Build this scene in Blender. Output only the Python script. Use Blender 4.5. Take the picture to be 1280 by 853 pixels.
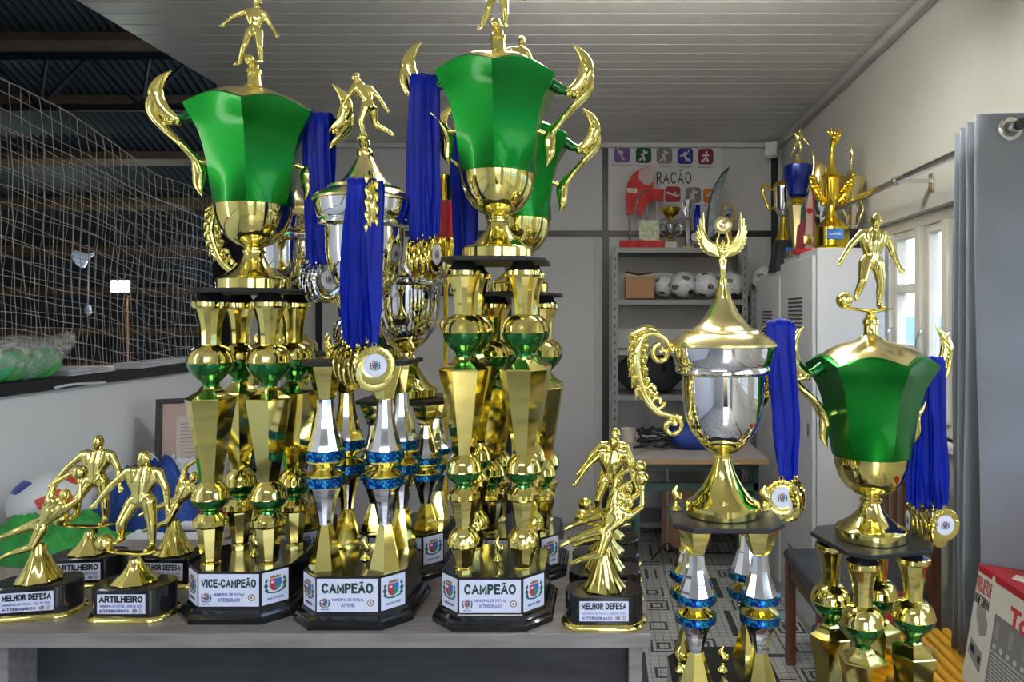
import bpy, bmesh, math, random
from math import sin, cos, pi, radians as R
from mathutils import Vector, Matrix, noise

for o in list(bpy.data.objects):
    bpy.data.objects.remove(o, do_unlink=True)
scene = bpy.context.scene
COL = scene.collection

# ------------------------------------------------------------------ camera
F, CX, CY, ZC = 900.0, 755.0, 395.0, 1.35      # focal length (px of 1280x853), vanishing point, eye height
cam_d = bpy.data.cameras.new('camera')
cam = bpy.data.objects.new('camera', cam_d); COL.objects.link(cam)
cam.location = (0, 0, ZC); cam.rotation_euler = (R(90), 0, 0)
cam_d.sensor_width = 36.0; cam_d.lens = F / 1280 * 36
cam_d.shift_x = -(CX - 640) / 1280; cam_d.shift_y = -(426.5 - CY) / 1280
cam_d.clip_start = 0.02; cam_d.clip_end = 20000
scene.camera = cam

# ------------------------------------------------------------------ sky, light, exposure
world = bpy.data.worlds.new('world'); scene.world = world; world.use_nodes = True
wn = world.node_tree.nodes; wl = world.node_tree.links
sky = wn.new('ShaderNodeTexSky'); sky.sky_type = 'NISHITA'; sky.sun_disc = False
sky.sun_elevation = R(48); sky.sun_rotation = R(200); sky.air_density = 1.0; sky.dust_density = 2.5; sky.ozone_density = 1.0
wn['Background'].inputs['Strength'].default_value = 0.8
wl.new(sky.outputs['Color'], wn['Background'].inputs['Color'])
scene.view_settings.view_transform = 'Standard'; scene.view_settings.look = 'None'
scene.view_settings.gamma = 1.0; scene.view_settings.use_curve_mapping = False
scene.view_settings.exposure = 0.55
LAMP_REAR, LAMP_FRONT, LAMP_WALL_ADDED = 60.0, 28.0, 8.0
FLOOD_STRENGTH = 120.0

def area_portal(loc, rot, sx, sy):
    l = bpy.data.lights.new('window_portal', 'AREA'); l.shape = 'RECTANGLE'; l.size = sx; l.size_y = sy
    l.cycles.is_portal = True
    o = bpy.data.objects.new('window_portal', l); COL.objects.link(o)
    o.location = loc; o.rotation_euler = rot
area_portal((1.27, 2.22, 1.33), (0, R(90), 0), 0.82, 2.08)
area_portal((1.27, -0.35, 1.50), (0, R(90), 0), 1.22, 2.52)

# ------------------------------------------------------------------ room constants
XL, XR, YB, YN, ZT = -1.87, 1.15, 4.67, -1.9, 2.47
DT = 0.76                                       # desk top height

def at(px, py, d):
    return Vector(((px - CX) / F * d, d, ZC - (py - CY) / F * d))

# ------------------------------------------------------------------ materials
MATS = {}
def mat(name, col, rough=0.5, metal=0.0, var=0.06, vscale=12.0, bump=0.0, bscale=60.0, coat=0.0, stretch=None,
        emit=None, estr=0.0, trans=0.0, alpha=1.0, sheen=0.0, rvar=0.0, ior=1.45, spec=None, col2=None, detail=4):
    m = bpy.data.materials.new(name); m.use_nodes = True
    nt = m.node_tree; n = nt.nodes; l = nt.links; b = n['Principled BSDF']
    b.inputs['Roughness'].default_value = rough; b.inputs['Metallic'].default_value = metal
    b.inputs['Coat Weight'].default_value = coat; b.inputs['Coat Roughness'].default_value = 0.08
    b.inputs['Transmission Weight'].default_value = trans; b.inputs['Alpha'].default_value = alpha
    b.inputs['Sheen Weight'].default_value = sheen; b.inputs['IOR'].default_value = ior
    if spec is not None: b.inputs['Specular IOR Level'].default_value = spec
    tc = n.new('ShaderNodeTexCoord'); mp = n.new('ShaderNodeMapping')
    l.new(tc.outputs['Object'], mp.inputs['Vector'])
    if stretch: mp.inputs['Scale'].default_value = stretch
    nz = n.new('ShaderNodeTexNoise'); nz.inputs['Scale'].default_value = vscale; nz.inputs['Detail'].default_value = detail
    l.new(mp.outputs['Vector'], nz.inputs['Vector'])
    cr = n.new('ShaderNodeValToRGB'); cr.color_ramp.elements[0].position = 0.3; cr.color_ramp.elements[1].position = 0.7
    c1 = tuple(max(0, c * (1 - var)) for c in col[:3]) + (1,)
    c2 = (tuple(col2) + (1,)) if col2 else tuple(min(1, c * (1 + var)) for c in col[:3]) + (1,)
    cr.color_ramp.elements[0].color = c1; cr.color_ramp.elements[1].color = c2
    l.new(nz.outputs['Fac'], cr.inputs['Fac']); l.new(cr.outputs['Color'], b.inputs['Base Color'])
    if rvar:
        mr = n.new('ShaderNodeMapRange'); mr.inputs['To Min'].default_value = max(0, rough - rvar); mr.inputs['To Max'].default_value = rough + rvar
        l.new(nz.outputs['Fac'], mr.inputs['Value']); l.new(mr.outputs['Result'], b.inputs['Roughness'])
    if bump:
        nb = n.new('ShaderNodeTexNoise'); nb.inputs['Scale'].default_value = bscale; nb.inputs['Detail'].default_value = 3
        l.new(mp.outputs['Vector'], nb.inputs['Vector'])
        bp = n.new('ShaderNodeBump'); bp.inputs['Strength'].default_value = bump; bp.inputs['Distance'].default_value = 0.004
        l.new(nb.outputs['Fac'], bp.inputs['Height']); l.new(bp.outputs['Normal'], b.inputs['Normal'])
    if emit:
        b.inputs['Emission Color'].default_value = tuple(emit) + (1,); b.inputs['Emission Strength'].default_value = estr
    MATS[name] = m
    return m

mat('gold', (0.90, 0.78, 0.25), 0.09, 1.0, 0.03, 30, rvar=0.03)
mat('gold_satin', (0.86, 0.74, 0.36), 0.24, 1.0, 0.03, 30, rvar=0.04)
mat('gold_deep', (0.90, 0.64, 0.06), 0.14, 1.0, 0.05, 40)
mat('gold_foil', (0.92, 0.74, 0.20), 0.18, 1.0, 0.05, 40, bump=0.12, bscale=90)
mat('silver', (0.84, 0.84, 0.88), 0.06, 1.0, 0.02, 20, rvar=0.02)
mat('green', (0.001, 0.19, 0.014), 0.32, 0.92, 0.04, 8, coat=0.25)
mat('green_gloss', (0.002, 0.20, 0.03), 0.14, 0.85, 0.05, 20, coat=1.0)
mat('black', (0.010, 0.010, 0.012), 0.16, 0.0, 0.1, 20, coat=0.4)
mat('black_matte', (0.016, 0.017, 0.021), 0.45, 0.0, 0.1, 20)
mat('label_white', (0.70, 0.74, 0.92), 0.45, 0.0, 0.02, 10)
mat('ink_green', (0.010, 0.055, 0.045), 0.5)
mat('ink_navy', (0.02, 0.025, 0.16), 0.5)
mat('ink_violet', (0.10, 0.10, 0.42), 0.5)
mat('ink_black', (0.012, 0.012, 0.014), 0.5)
mat('crest_red', (0.45, 0.05, 0.05), 0.5)
mat('crest_blue', (0.04, 0.16, 0.50), 0.5)
mat('crest_green', (0.03, 0.30, 0.12), 0.5)
mat('crest_leaf', (0.025, 0.11, 0.09), 0.5)
mat('crest_brown', (0.30, 0.16, 0.04), 0.5)
mat('ribbon', (0.0005, 0.013, 0.33), 0.40, 0.0, 0.18, 18, bump=0.08, bscale=40, spec=0.22)
mat('wall_paint', (0.50, 0.505, 0.50), 0.6, 0.0, 0.05, 2.2, bump=0.03, bscale=90)
mat('wall_warm', (0.52, 0.52, 0.465), 0.6, 0.0, 0.05, 2.2, bump=0.03, bscale=90)
mat('panel_white', (0.50, 0.50, 0.51), 0.65, 0.0, 0.04, 1.8)
mat('half_wall', (0.76, 0.78, 0.82), 0.55, 0.0, 0.03, 2.0)
mat('strip_black', (0.012, 0.013, 0.015), 0.4)
mat('ledge_black', (0.022, 0.024, 0.028), 0.38, 0.0, 0.25, 14)
mat('pvc', (0.57, 0.56, 0.53), 0.30, 0.0, 0.03, 3)
mat('trim_grey', (0.40, 0.40, 0.38), 0.5, 0.0, 0.08, 5)
mat('window_paint', (0.62, 0.60, 0.52), 0.5, 0.0, 0.08, 9)
mat('steel', (0.62, 0.62, 0.60), 0.22, 1.0, 0.04, 10)
mat('shelf_grey', (0.20, 0.215, 0.215), 0.45, 0.0, 0.12, 5)
mat('locker', (0.56, 0.57, 0.59), 0.38, 0.0, 0.03, 3)
mat('vent_dark', (0.05, 0.05, 0.055), 0.6)
mat('curtain', (0.235, 0.26, 0.305), 0.8, 0.0, 0.10, 4, bump=0.06, bscale=200)
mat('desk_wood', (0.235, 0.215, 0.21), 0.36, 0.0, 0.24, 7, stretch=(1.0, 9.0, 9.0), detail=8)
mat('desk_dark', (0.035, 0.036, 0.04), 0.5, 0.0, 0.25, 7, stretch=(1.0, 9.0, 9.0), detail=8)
mat('desk_light', (0.33, 0.28, 0.23), 0.4, 0.0, 0.2, 6, stretch=(9.0, 1.0, 9.0), detail=8)
mat('table_top', (0.42, 0.39, 0.35), 0.4, 0.0, 0.06, 5)
mat('edge_brown', (0.34, 0.20, 0.10), 0.5, 0.0, 0.1, 12)
mat('frame_green', (0.018, 0.06, 0.045), 0.4, 0.0, 0.1, 12)
mat('wood_brown', (0.13, 0.055, 0.028), 0.4, 0.0, 0.3, 8, stretch=(6, 6, 1), detail=8)
mat('ply', (0.30, 0.15, 0.085), 0.5, 0.0, 0.15, 6, stretch=(6, 6, 1), detail=8)
mat('seat_dark', (0.035, 0.04, 0.05), 0.32, 0.0, 0.3, 10, bump=0.1, bscale=60)
mat('bamboo', (0.62, 0.33, 0.025), 0.28, 0.0, 0.16, 10, stretch=(8, 1, 8))
mat('carton', (0.36, 0.20, 0.10), 0.75, 0.0, 0.08, 8)
mat('white_plastic', (0.72, 0.72, 0.70), 0.4)
mat('paper', (0.68, 0.70, 0.76), 0.7, 0.0, 0.04, 8)
mat('paper_pink', (0.50, 0.36, 0.33), 0.6, 0.0, 0.06, 6)
mat('paper_pale', (0.60, 0.50, 0.46), 0.6, 0.0, 0.05, 6)
mat('ball_white', (0.66, 0.68, 0.72), 0.35, 0.0, 0.05, 8)
mat('ball_dark', (0.025, 0.025, 0.03), 0.35)
mat('ball_blue', (0.02, 0.05, 0.32), 0.35)
mat('ball_red', (0.55, 0.07, 0.05), 0.35)
mat('cloth_green', (0.03, 0.28, 0.05), 0.8, 0.0, 0.3, 14, bump=0.1, bscale=300)
mat('cloth_blue', (0.012, 0.05, 0.25), 0.75, 0.0, 0.3, 14, bump=0.1, bscale=300)
mat('cloth_white', (0.58, 0.64, 0.68), 0.8, 0.0, 0.08, 10, bump=0.1, bscale=300)
mat('cloth_black', (0.012, 0.014, 0.018), 0.75, 0.0, 0.2, 10, bump=0.1, bscale=200)
mat('red', (0.42, 0.006, 0.008), 0.75, 0.0, 0.2, 14, col2=(0.50, 0.05, 0.04))
mat('red_plain', (0.36, 0.012, 0.02), 0.4, 0.0, 0.1, 10)
mat('maroon', (0.16, 0.015, 0.03), 0.45, 0.0, 0.1, 12)
mat('rose_grey', (0.36, 0.27, 0.25), 0.5)
mat('blue_cup', (0.006, 0.02, 0.22), 0.22, 0.4, 0.05, 10, coat=0.5)
mat('teal', (0.10, 0.22, 0.25), 0.35, 0.0, 0.5, 18, col2=(0.35, 0.42, 0.42))
mat('sky_print', (0.10, 0.22, 0.42), 0.4, 0.0, 0.5, 30, col2=(0.45, 0.5, 0.55))
mat('orange_wood', (0.50, 0.26, 0.05), 0.45, 0.0, 0.15, 10)
mat('lime_print', (0.35, 0.50, 0.20), 0.5, 0.0, 0.4, 45, col2=(0.62, 0.66, 0.5))
mat('box_white', (0.55, 0.56, 0.50), 0.5, 0.0, 0.03, 6)
mat('box_grey', (0.16, 0.165, 0.17), 0.5, 0.0, 0.05, 6)
mat('device_grey', (0.24, 0.23, 0.23), 0.5, 0.0, 0.1, 12)
mat('red_print', (0.45, 0.03, 0.04), 0.5)
mat('line_grey', (0.42, 0.43, 0.43), 0.5)
mat('icon_purple', (0.16, 0.085, 0.28), 0.8); mat('icon_green', (0.01, 0.075, 0.045), 0.8)
mat('icon_grey', (0.16, 0.16, 0.165), 0.8); mat('icon_blue', (0.012, 0.03, 0.22), 0.8)
mat('icon_wine', (0.20, 0.01, 0.06), 0.8); mat('icon_red', (0.33, 0.04, 0.05), 0.8); mat('icon_orange', (0.48, 0.16, 0.02), 0.8)
mat('icon_figure', (0.60, 0.60, 0.54), 0.5)
mat('banner', (0.56, 0.56, 0.57), 0.8, 0.0, 0.02, 3)
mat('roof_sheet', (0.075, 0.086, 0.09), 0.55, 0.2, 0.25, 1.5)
mat('purlin', (0.20, 0.125, 0.07), 0.6, 0.0, 0.25, 3)
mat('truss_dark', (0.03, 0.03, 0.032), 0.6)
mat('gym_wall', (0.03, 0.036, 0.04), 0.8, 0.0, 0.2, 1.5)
mat('net_cord', (0.50, 0.44, 0.37), 0.75, 0.0, 0.1, 40)
mat('flood', (1, 1, 1), 0.4, emit=(0.90, 1.0, 0.92), estr=FLOOD_STRENGTH)
for k_, e_ in (('lamp_rear', LAMP_REAR), ('lamp_front', LAMP_FRONT), ('lamp_wall_added', LAMP_WALL_ADDED)): mat(k_, (1, 1, 1), 0.4, emit=(1.0, 0.97, 0.91), estr=e_)
mat('orange_cord', (0.55, 0.22, 0.08), 0.6)
mat('grout', (0.20, 0.195, 0.19), 0.8)
mat('glove_black', (0.015, 0.015, 0.017), 0.5)
mat('cable', (0.012, 0.012, 0.014), 0.4)
mat('blue_bag', (0.008, 0.03, 0.22), 0.6, 0.0, 0.2, 14, bump=0.1)
mat('sea', (0.05, 0.13, 0.27), 0.6, 0.0, 0.08, 0.02)
mat('outdoor_ground', (0.12, 0.13, 0.10), 0.9, 0.0, 0.2, 0.3)
mat('cream_pot', (0.56, 0.50, 0.42), 0.6)
mat('wood_plaque', (0.45, 0.38, 0.33), 0.6)

def blue_foil():
    m = mat('blue_foil', (0.01, 0.16, 0.55), 0.22, 0.9, 0.2, 30)
    nt = m.node_tree; n = nt.nodes; l = nt.links; b = n['Principled BSDF']
    tc = n['Texture Coordinate']
    vo = n.new('ShaderNodeTexVoronoi'); vo.inputs['Scale'].default_value = 220
    l.new(tc.outputs['Object'], vo.inputs['Vector'])
    cr = n.new('ShaderNodeValToRGB')
    e = cr.color_ramp.elements; e[0].color = (0.004, 0.05, 0.35, 1); e[1].color = (0.06, 0.55, 0.80, 1); e[0].position = 0.35
    sp = n.new('ShaderNodeSeparateColor'); l.new(vo.outputs['Color'], sp.inputs['Color'])
    l.new(sp.outputs['Red'], cr.inputs['Fac']); l.new(cr.outputs['Color'], b.inputs['Base Color'])
    bp = n.new('ShaderNodeBump'); bp.inputs['Strength'].default_value = 0.7; bp.inputs['Distance'].default_value = 0.002
    l.new(sp.outputs['Green'], bp.inputs['Height']); l.new(bp.outputs['Normal'], b.inputs['Normal'])
blue_foil()

def clear_film(name, tint, mixf, rough):
    """thin clear plastic: mostly see-through with a glossy skin"""
    m = bpy.data.materials.new(name); m.use_nodes = True
    n = m.node_tree.nodes; l = m.node_tree.links
    for x in list(n): n.remove(x)
    out = n.new('ShaderNodeOutputMaterial'); tr = n.new('ShaderNodeBsdfTransparent'); gl = n.new('ShaderNodeBsdfPrincipled')
    gl.inputs['Base Color'].default_value = tuple(tint) + (1,); gl.inputs['Roughness'].default_value = rough
    gl.inputs['Specular IOR Level'].default_value = 0.8
    nz = n.new('ShaderNodeTexNoise'); nz.inputs['Scale'].default_value = 45; nz.inputs['Detail'].default_value = 5
    tc = n.new('ShaderNodeTexCoord'); l.new(tc.outputs['Object'], nz.inputs['Vector'])
    mr = n.new('ShaderNodeMapRange'); mr.inputs['From Min'].default_value = 0.35; mr.inputs['From Max'].default_value = 0.7
    mr.inputs['To Min'].default_value = mixf * 0.4; mr.inputs['To Max'].default_value = min(1, mixf * 1.8)
    bp = n.new('ShaderNodeBump'); bp.inputs['Strength'].default_value = 0.8; bp.inputs['Distance'].default_value = 0.006
    l.new(nz.outputs['Fac'], bp.inputs['Height']); l.new(bp.outputs['Normal'], gl.inputs['Normal'])
    mx = n.new('ShaderNodeMixShader'); l.new(nz.outputs['Fac'], mr.inputs['Value']); l.new(mr.outputs['Result'], mx.inputs['Fac'])
    l.new(tr.outputs[0], mx.inputs[1]); l.new(gl.outputs[0], mx.inputs[2]); l.new(mx.outputs[0], out.inputs['Surface'])
    MATS[name] = m
clear_film('plastic_film', (0.75, 0.78, 0.78), 0.30, 0.12)
clear_film('ball_film', (0.75, 0.78, 0.78), 0.17, 0.08)
clear_film('pane_glass', (0.8, 0.85, 0.88), 0.06, 0.03)

def tile_mat():
    """grey-white ceramic with a printed grid, dark bars and nested squares (print only)"""
    m = bpy.data.materials.new('tile'); m.use_nodes = True
    nt = m.node_tree; n = nt.nodes; l = nt.links; b = n['Principled BSDF']
    b.inputs['Roughness'].default_value = 0.2; b.inputs['Coat Weight'].default_value = 0.2
    tc = n.new('ShaderNodeTexCoord'); sp = n.new('ShaderNodeSeparateXYZ'); l.new(tc.outputs['Object'], sp.inputs[0])
    def M(op, a, bb=None, c=None):
        x = n.new('ShaderNodeMath'); x.operation = op
        for i, v in enumerate((a, bb, c)):
            if v is None: continue
            if isinstance(v, (int, float)): x.inputs[i].default_value = v
            else: l.new(v, x.inputs[i])
        return x.outputs[0]
    X, Y = sp.outputs[0], sp.outputs[1]
    def band(v, lo, hi):
        return M('MULTIPLY', M('GREATER_THAN', v, lo), M('LESS_THAN', v, hi))
    def rect(x0, x1, y0, y1):
        return M('MULTIPLY', band(X, x0, x1), band(Y, y0, y1))
    def frame(cx, cy, r0, r1):
        d = M('MAXIMUM', M('ABSOLUTE', M('SUBTRACT', X, cx)), M('ABSOLUTE', M('SUBTRACT', Y, cy)))
        return band(d, r0, r1)
    gx = M('LESS_THAN', M('MODULO', M('ADD', X, 10.0), 0.034), 0.0035)
    gy = M('LESS_THAN', M('MODULO', M('ADD', Y, 10.0), 0.034), 0.0035)
    grid = M('MULTIPLY', M('MAXIMUM', gx, gy), 0.55)
    dark = rect(0.02, 0.05, -0.20, 0.06)
    for e in (frame(0.13, 0.12, 0.018, 0.030), frame(0.13, 0.12, 0.045, 0.056), frame(0.12, -0.10, 0.03, 0.042),
              rect(-0.19, -0.05, 0.10, 0.115), rect(-0.19, -0.05, 0.15, 0.16), rect(-0.16, -0.148, -0.19, 0.02)):
        dark = M('MAXIMUM', dark, e)
    fac = M('MAXIMUM', grid, M('MULTIPLY', dark, 0.95))
    nz = n.new('ShaderNodeTexNoise'); nz.inputs['Scale'].default_value = 9; l.new(tc.outputs['Object'], nz.inputs['Vector'])
    base = n.new('ShaderNodeValToRGB'); base.color_ramp.elements[0].color = (0.42, 0.42, 0.41, 1); base.color_ramp.elements[1].color = (0.52, 0.52, 0.50, 1)
    l.new(nz.outputs['Fac'], base.inputs['Fac'])
    mx = n.new('ShaderNodeMix'); mx.data_type = 'RGBA'
    l.new(fac, mx.inputs[0]); l.new(base.outputs['Color'], mx.inputs[6]); mx.inputs[7].default_value = (0.045, 0.05, 0.055, 1)
    l.new(mx.outputs[2], b.inputs['Base Color'])
    MATS['tile'] = m
tile_mat()

# ------------------------------------------------------------------ mesh helpers
def catmull(pts, n=6):
    P = [Vector(p) for p in pts]
    if len(P) < 3:
        return [P[0].lerp(P[-1], i / n) for i in range(n + 1)]
    out = []
    Q = [P[0] * 2 - P[1]] + P + [P[-1] * 2 - P[-2]]
    for i in range(1, len(Q) - 2):
        p0, p1, p2, p3 = Q[i - 1], Q[i], Q[i + 1], Q[i + 2]
        for k in range(n):
            t = k / n
            out.append(0.5 * ((2 * p1) + (p2 - p0) * t + (2 * p0 - 5 * p1 + 4 * p2 - p3) * t * t + (3 * p1 - p0 - 3 * p2 + p3) * t ** 3))
    out.append(P[-1].copy())
    return out
def lerp_list(v, m):
    n = len(v) - 1; out = []
    for i in range(m):
        f = i / (m - 1) * n; k = min(int(f), n - 1); t = f - k
        out.append(v[k] * (1 - t) + v[k + 1] * t)
    return out

class MB:
    def __init__(s):
        s.V, s.Fc, s.Mi = [], [], []; s.T = Matrix.Identity(4)
    def add(s, vs, fs, mi=0):
        b = len(s.V)
        s.V += [tuple(s.T @ Vector(v)) for v in vs]
        s.Fc += [tuple(i + b for i in f) for f in fs]; s.Mi += [mi] * len(fs)
        return s
    def box(s, c, d, mi=0, rz=0.0, M=None):
        x, y, z = d[0] / 2, d[1] / 2, d[2] / 2
        v = [Vector(p) for p in ((-x, -y, -z), (x, -y, -z), (x, y, -z), (-x, y, -z), (-x, -y, z), (x, -y, z), (x, y, z), (-x, y, z))]
        m = Matrix.Translation(c) @ (M if M else Matrix.Rotation(rz, 4, 'Z'))
        return s.add([m @ p for p in v], [(3, 2, 1, 0), (4, 5, 6, 7), (0, 1, 5, 4), (1, 2, 6, 5), (2, 3, 7, 6), (3, 0, 4, 7)], mi)
    def span(s, a, b, mi=0):
        return s.box(((a[0] + b[0]) / 2, (a[1] + b[1]) / 2, (a[2] + b[2]) / 2), (abs(b[0] - a[0]), abs(b[1] - a[1]), abs(b[2] - a[2])), mi)
    def loft(s, loops, mi=0, cap0=True, cap1=True, closed=False):
        n = len(loops[0]); V = [p for lp in loops for p in lp]; f = []
        m = len(loops)
        for k in range(m - 1 if not closed else m):
            a, b = k * n, ((k + 1) % m) * n
            for i in range(n):
                j = (i + 1) % n
                f.append((a + i, a + j, b + j, b + i))
        if cap0 and not closed: f.append(tuple(range(n - 1, -1, -1)))
        if cap1 and not closed: f.append(tuple(range((m - 1) * n, m * n)))
        return s.add(V, f, mi)
    def lathe(s, prof, n=24, c=(0, 0, 0), mi=0, ph=0.0, rf=None, cap0=True, cap1=True):
        loops = []
        for (r, z) in prof:
            lp = []
            for i in range(n):
                a = ph + 2 * pi * i / n
                rr, zz = (rf(a, r, z) if rf else (r, z))
                lp.append((c[0] + rr * cos(a), c[1] + rr * sin(a), c[2] + zz))
            loops.append(lp)
        return s.loft(loops, mi, cap0, cap1)
    def sphere(s, c, r, n=16, m=10, mi=0, sc=(1, 1, 1), M=None):
        loops = []
        for k in range(m + 1):
            t = pi * k / m; rr = max(sin(t), 0.02) * r; z = -cos(t) * r
            lp = []
            for i in range(n):
                p = Vector((rr * cos(2 * pi * i / n) * sc[0], rr * sin(2 * pi * i / n) * sc[1], z * sc[2]))
                if M: p = M @ p
                lp.append(p + Vector(c))
            loops.append(lp)
        return s.loft(loops, mi)
    def tube(s, pts, rad, n=8, mi=0, sub=0, ratio=1.0, up=(0, 1, 0), twist=0.0, closed=False):
        P = catmull(pts, sub) if sub else [Vector(p) for p in pts]
        m = len(P)
        rads = [rad] * m if isinstance(rad, (int, float)) else lerp_list(list(rad), m)
        rts = [ratio] * m if isinstance(ratio, (int, float)) else lerp_list(list(ratio), m)
        loops = []; U = Vector(up)
        for i in range(m):
            if closed: t = P[(i + 1) % m] - P[i - 1]
            else: t = P[min(i + 1, m - 1)] - P[max(i - 1, 0)]
            if t.length < 1e-9: t = Vector((0, 0, 1))
            t.normalize()
            sd = t.cross(U)
            if sd.length < 1e-4: sd = t.cross(Vector((1, 0, 0.01)))
            sd.normalize(); u = sd.cross(t).normalized()
            tw = twist * i / max(1, m - 1)
            sd2 = sd * cos(tw) + u * sin(tw); u2 = u * cos(tw) - sd * sin(tw)
            loops.append([P[i] + sd2 * (rads[i] * cos(2 * pi * k / n)) + u2 * (rads[i] * rts[i] * sin(2 * pi * k / n)) for k in range(n)])
        return s.loft(loops, mi, closed=closed)
    def prism(s, poly, t, mi=0, plane='xz', off=0.0):
        """2-D outline with thickness t; plane xz: thickness along y (front at off, back at off+t)"""
        if plane == 'xz':
            a = [(p[0], off, p[1]) for p in poly]; b = [(p[0], off + t, p[1]) for p in poly]
        elif plane == 'xy':
            a = [(p[0], p[1], off) for p in poly]; b = [(p[0], p[1], off + t) for p in poly]
        else:
            a = [(off, p[0], p[1]) for p in poly]; b = [(off + t, p[0], p[1]) for p in poly]
        return s.loft([a, b], mi)
    def mesh(s, name, mats, smooth=None):
        me = bpy.data.meshes.new(name)
        me.from_pydata(s.V, [], s.Fc)
        for m in ([mats] if isinstance(mats, str) else mats): me.materials.append(MATS[m])
        me.polygons.foreach_set('material_index', s.Mi)
        bm = bmesh.new(); bm.from_mesh(me)
        bmesh.ops.recalc_face_normals(bm, faces=bm.faces)
        bm.to_mesh(me); bm.free()
        if smooth is not None:
            me.polygons.foreach_set('use_smooth', [True] * len(me.polygons))
            me.set_sharp_from_angle(angle=R(smooth))
        me.update()
        return me

CACHE = {}
def put(name, mesh, parent=None, loc=(0, 0, 0), rot=(0, 0, 0), scale=(1, 1, 1), bevel=0.0, kind=None):
    o = bpy.data.objects.new(name, mesh); COL.objects.link(o)
    o.parent = parent; o.location = loc; o.rotation_euler = rot; o.scale = scale
    if bevel:
        b = o.modifiers.new('bevel', 'BEVEL'); b.width = bevel; b.segments = 2; b.limit_method = 'ANGLE'; b.angle_limit = R(40)
    if kind: o['kind'] = kind
    return o
def cached(key, fn):
    if key not in CACHE: CACHE[key] = fn()
    return CACHE[key]
def empty(name, loc=(0, 0, 0), rz=0.0, scale=1.0):
    o = bpy.data.objects.new(name, None); COL.objects.link(o); o.location = loc; o.rotation_euler = (0, 0, rz)
    o.scale = (scale,) * 3; o.empty_display_size = 0.02
    return o
def tag(o, label, cat, group=None):
    o['label'] = label; o['category'] = cat
    if group: o['group'] = group
    return o
def structure(o, label=None, cat=None):
    o['kind'] = 'structure'
    if label: o['label'] = label
    if cat: o['category'] = cat
    return o

# bold sans capitals drawn as strokes: (advance width, list of polylines) in a box of height 1
def _arc(cx, cy, rx, ry, a0, a1, n=10):
    return [(cx + rx * cos(R(a0 + (a1 - a0) * i / n)), cy + ry * sin(R(a0 + (a1 - a0) * i / n))) for i in range(n + 1)]
GLYPH = {
 'A': (0.74, [[(0, 0), (0.37, 1), (0.74, 0)], [(0.14, 0.34), (0.60, 0.34)]]),
 'B': (0.62, [[(0, 0), (0, 1)], [(0, 1)] + _arc(0.34, 0.77, 0.24, 0.23, 90, -90), [(0, 0.54)] + _arc(0.36, 0.27, 0.26, 0.27, 90, -90) + [(0, 0)]]),
 'C': (0.70, [_arc(0.37, 0.5, 0.37, 0.5, 48, 312, 16)]),
 'D': (0.66, [[(0, 0), (0, 1)], [(0, 1)] + _arc(0.28, 0.5, 0.38, 0.5, 90, -90, 14) + [(0, 0)]]),
 'E': (0.56, [[(0.56, 1), (0, 1), (0, 0), (0.56, 0)], [(0, 0.53), (0.50, 0.53)]]),
 'F': (0.52, [[(0.52, 1), (0, 1), (0, 0)], [(0, 0.52), (0.46, 0.52)]]),
 'H': (0.62, [[(0, 0), (0, 1)], [(0.62, 0), (0.62, 1)], [(0, 0.53), (0.62, 0.53)]]),
 'I': (0.02, [[(0, 0), (0, 1)]]),
 'J': (0.44, [[(0.44, 1)] + _arc(0.22, 0.22, 0.22, 0.22, 0, -170)]),
 'L': (0.52, [[(0, 1), (0, 0), (0.52, 0)]]),
 'M': (0.76, [[(0, 0), (0, 1), (0.38, 0.22), (0.76, 1), (0.76, 0)]]),
 'N': (0.62, [[(0, 0), (0, 1), (0.62, 0), (0.62, 1)]]),
 'O': (0.76, [_arc(0.38, 0.5, 0.38, 0.5, 0, 360, 22)]),
 'P': (0.58, [[(0, 0), (0, 1)], [(0, 1)] + _arc(0.31, 0.74, 0.27, 0.26, 90, -90) + [(0, 0.48)]]),
 'R': (0.62, [[(0, 0), (0, 1)], [(0, 1)] + _arc(0.32, 0.75, 0.26, 0.25, 90, -90) + [(0, 0.50)], [(0.32, 0.50), (0.62, 0)]]),
 'S': (0.56, [_arc(0.29, 0.75, 0.25, 0.25, 40, 270, 10) + _arc(0.28, 0.26, 0.28, 0.24, 90, -140, 10)]),
 'T': (0.62, [[(0, 1), (0.62, 1)], [(0.31, 1), (0.31, 0)]]),
 'U': (0.62, [[(0, 1)] + _arc(0.31, 0.31, 0.31, 0.31, 180, 360) + [(0.62, 1)]]),
 'V': (0.70, [[(0, 1), (0.35, 0), (0.70, 1)]]),
 'Z': (0.58, [[(0, 1), (0.58, 1), (0, 0), (0.58, 0)]]),
 '-': (0.26, [[(0, 0.40), (0.26, 0.40)]]), ' ': (0.16, []),
 '0': (0.50, [_arc(0.25, 0.5, 0.25, 0.5, 0, 360, 18)]),
 '2': (0.50, [_arc(0.25, 0.74, 0.25, 0.26, 165, -30, 9) + [(0, 0), (0.52, 0)]]),
 '5': (0.50, [[(0.48, 1), (0.06, 1), (0.02, 0.52)] + _arc(0.24, 0.32, 0.26, 0.30, 120, -150, 10)]),
}
GLYPH['Ã'] = (0.74, GLYPH['A'][1] + [[(0.18, 1.20), (0.28, 1.27), (0.42, 1.20), (0.54, 1.27)]])
GLYPH['Ç'] = (0.70, GLYPH['C'][1] + [[(0.38, 0.0), (0.42, -0.16), (0.30, -0.24)]])
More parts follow.
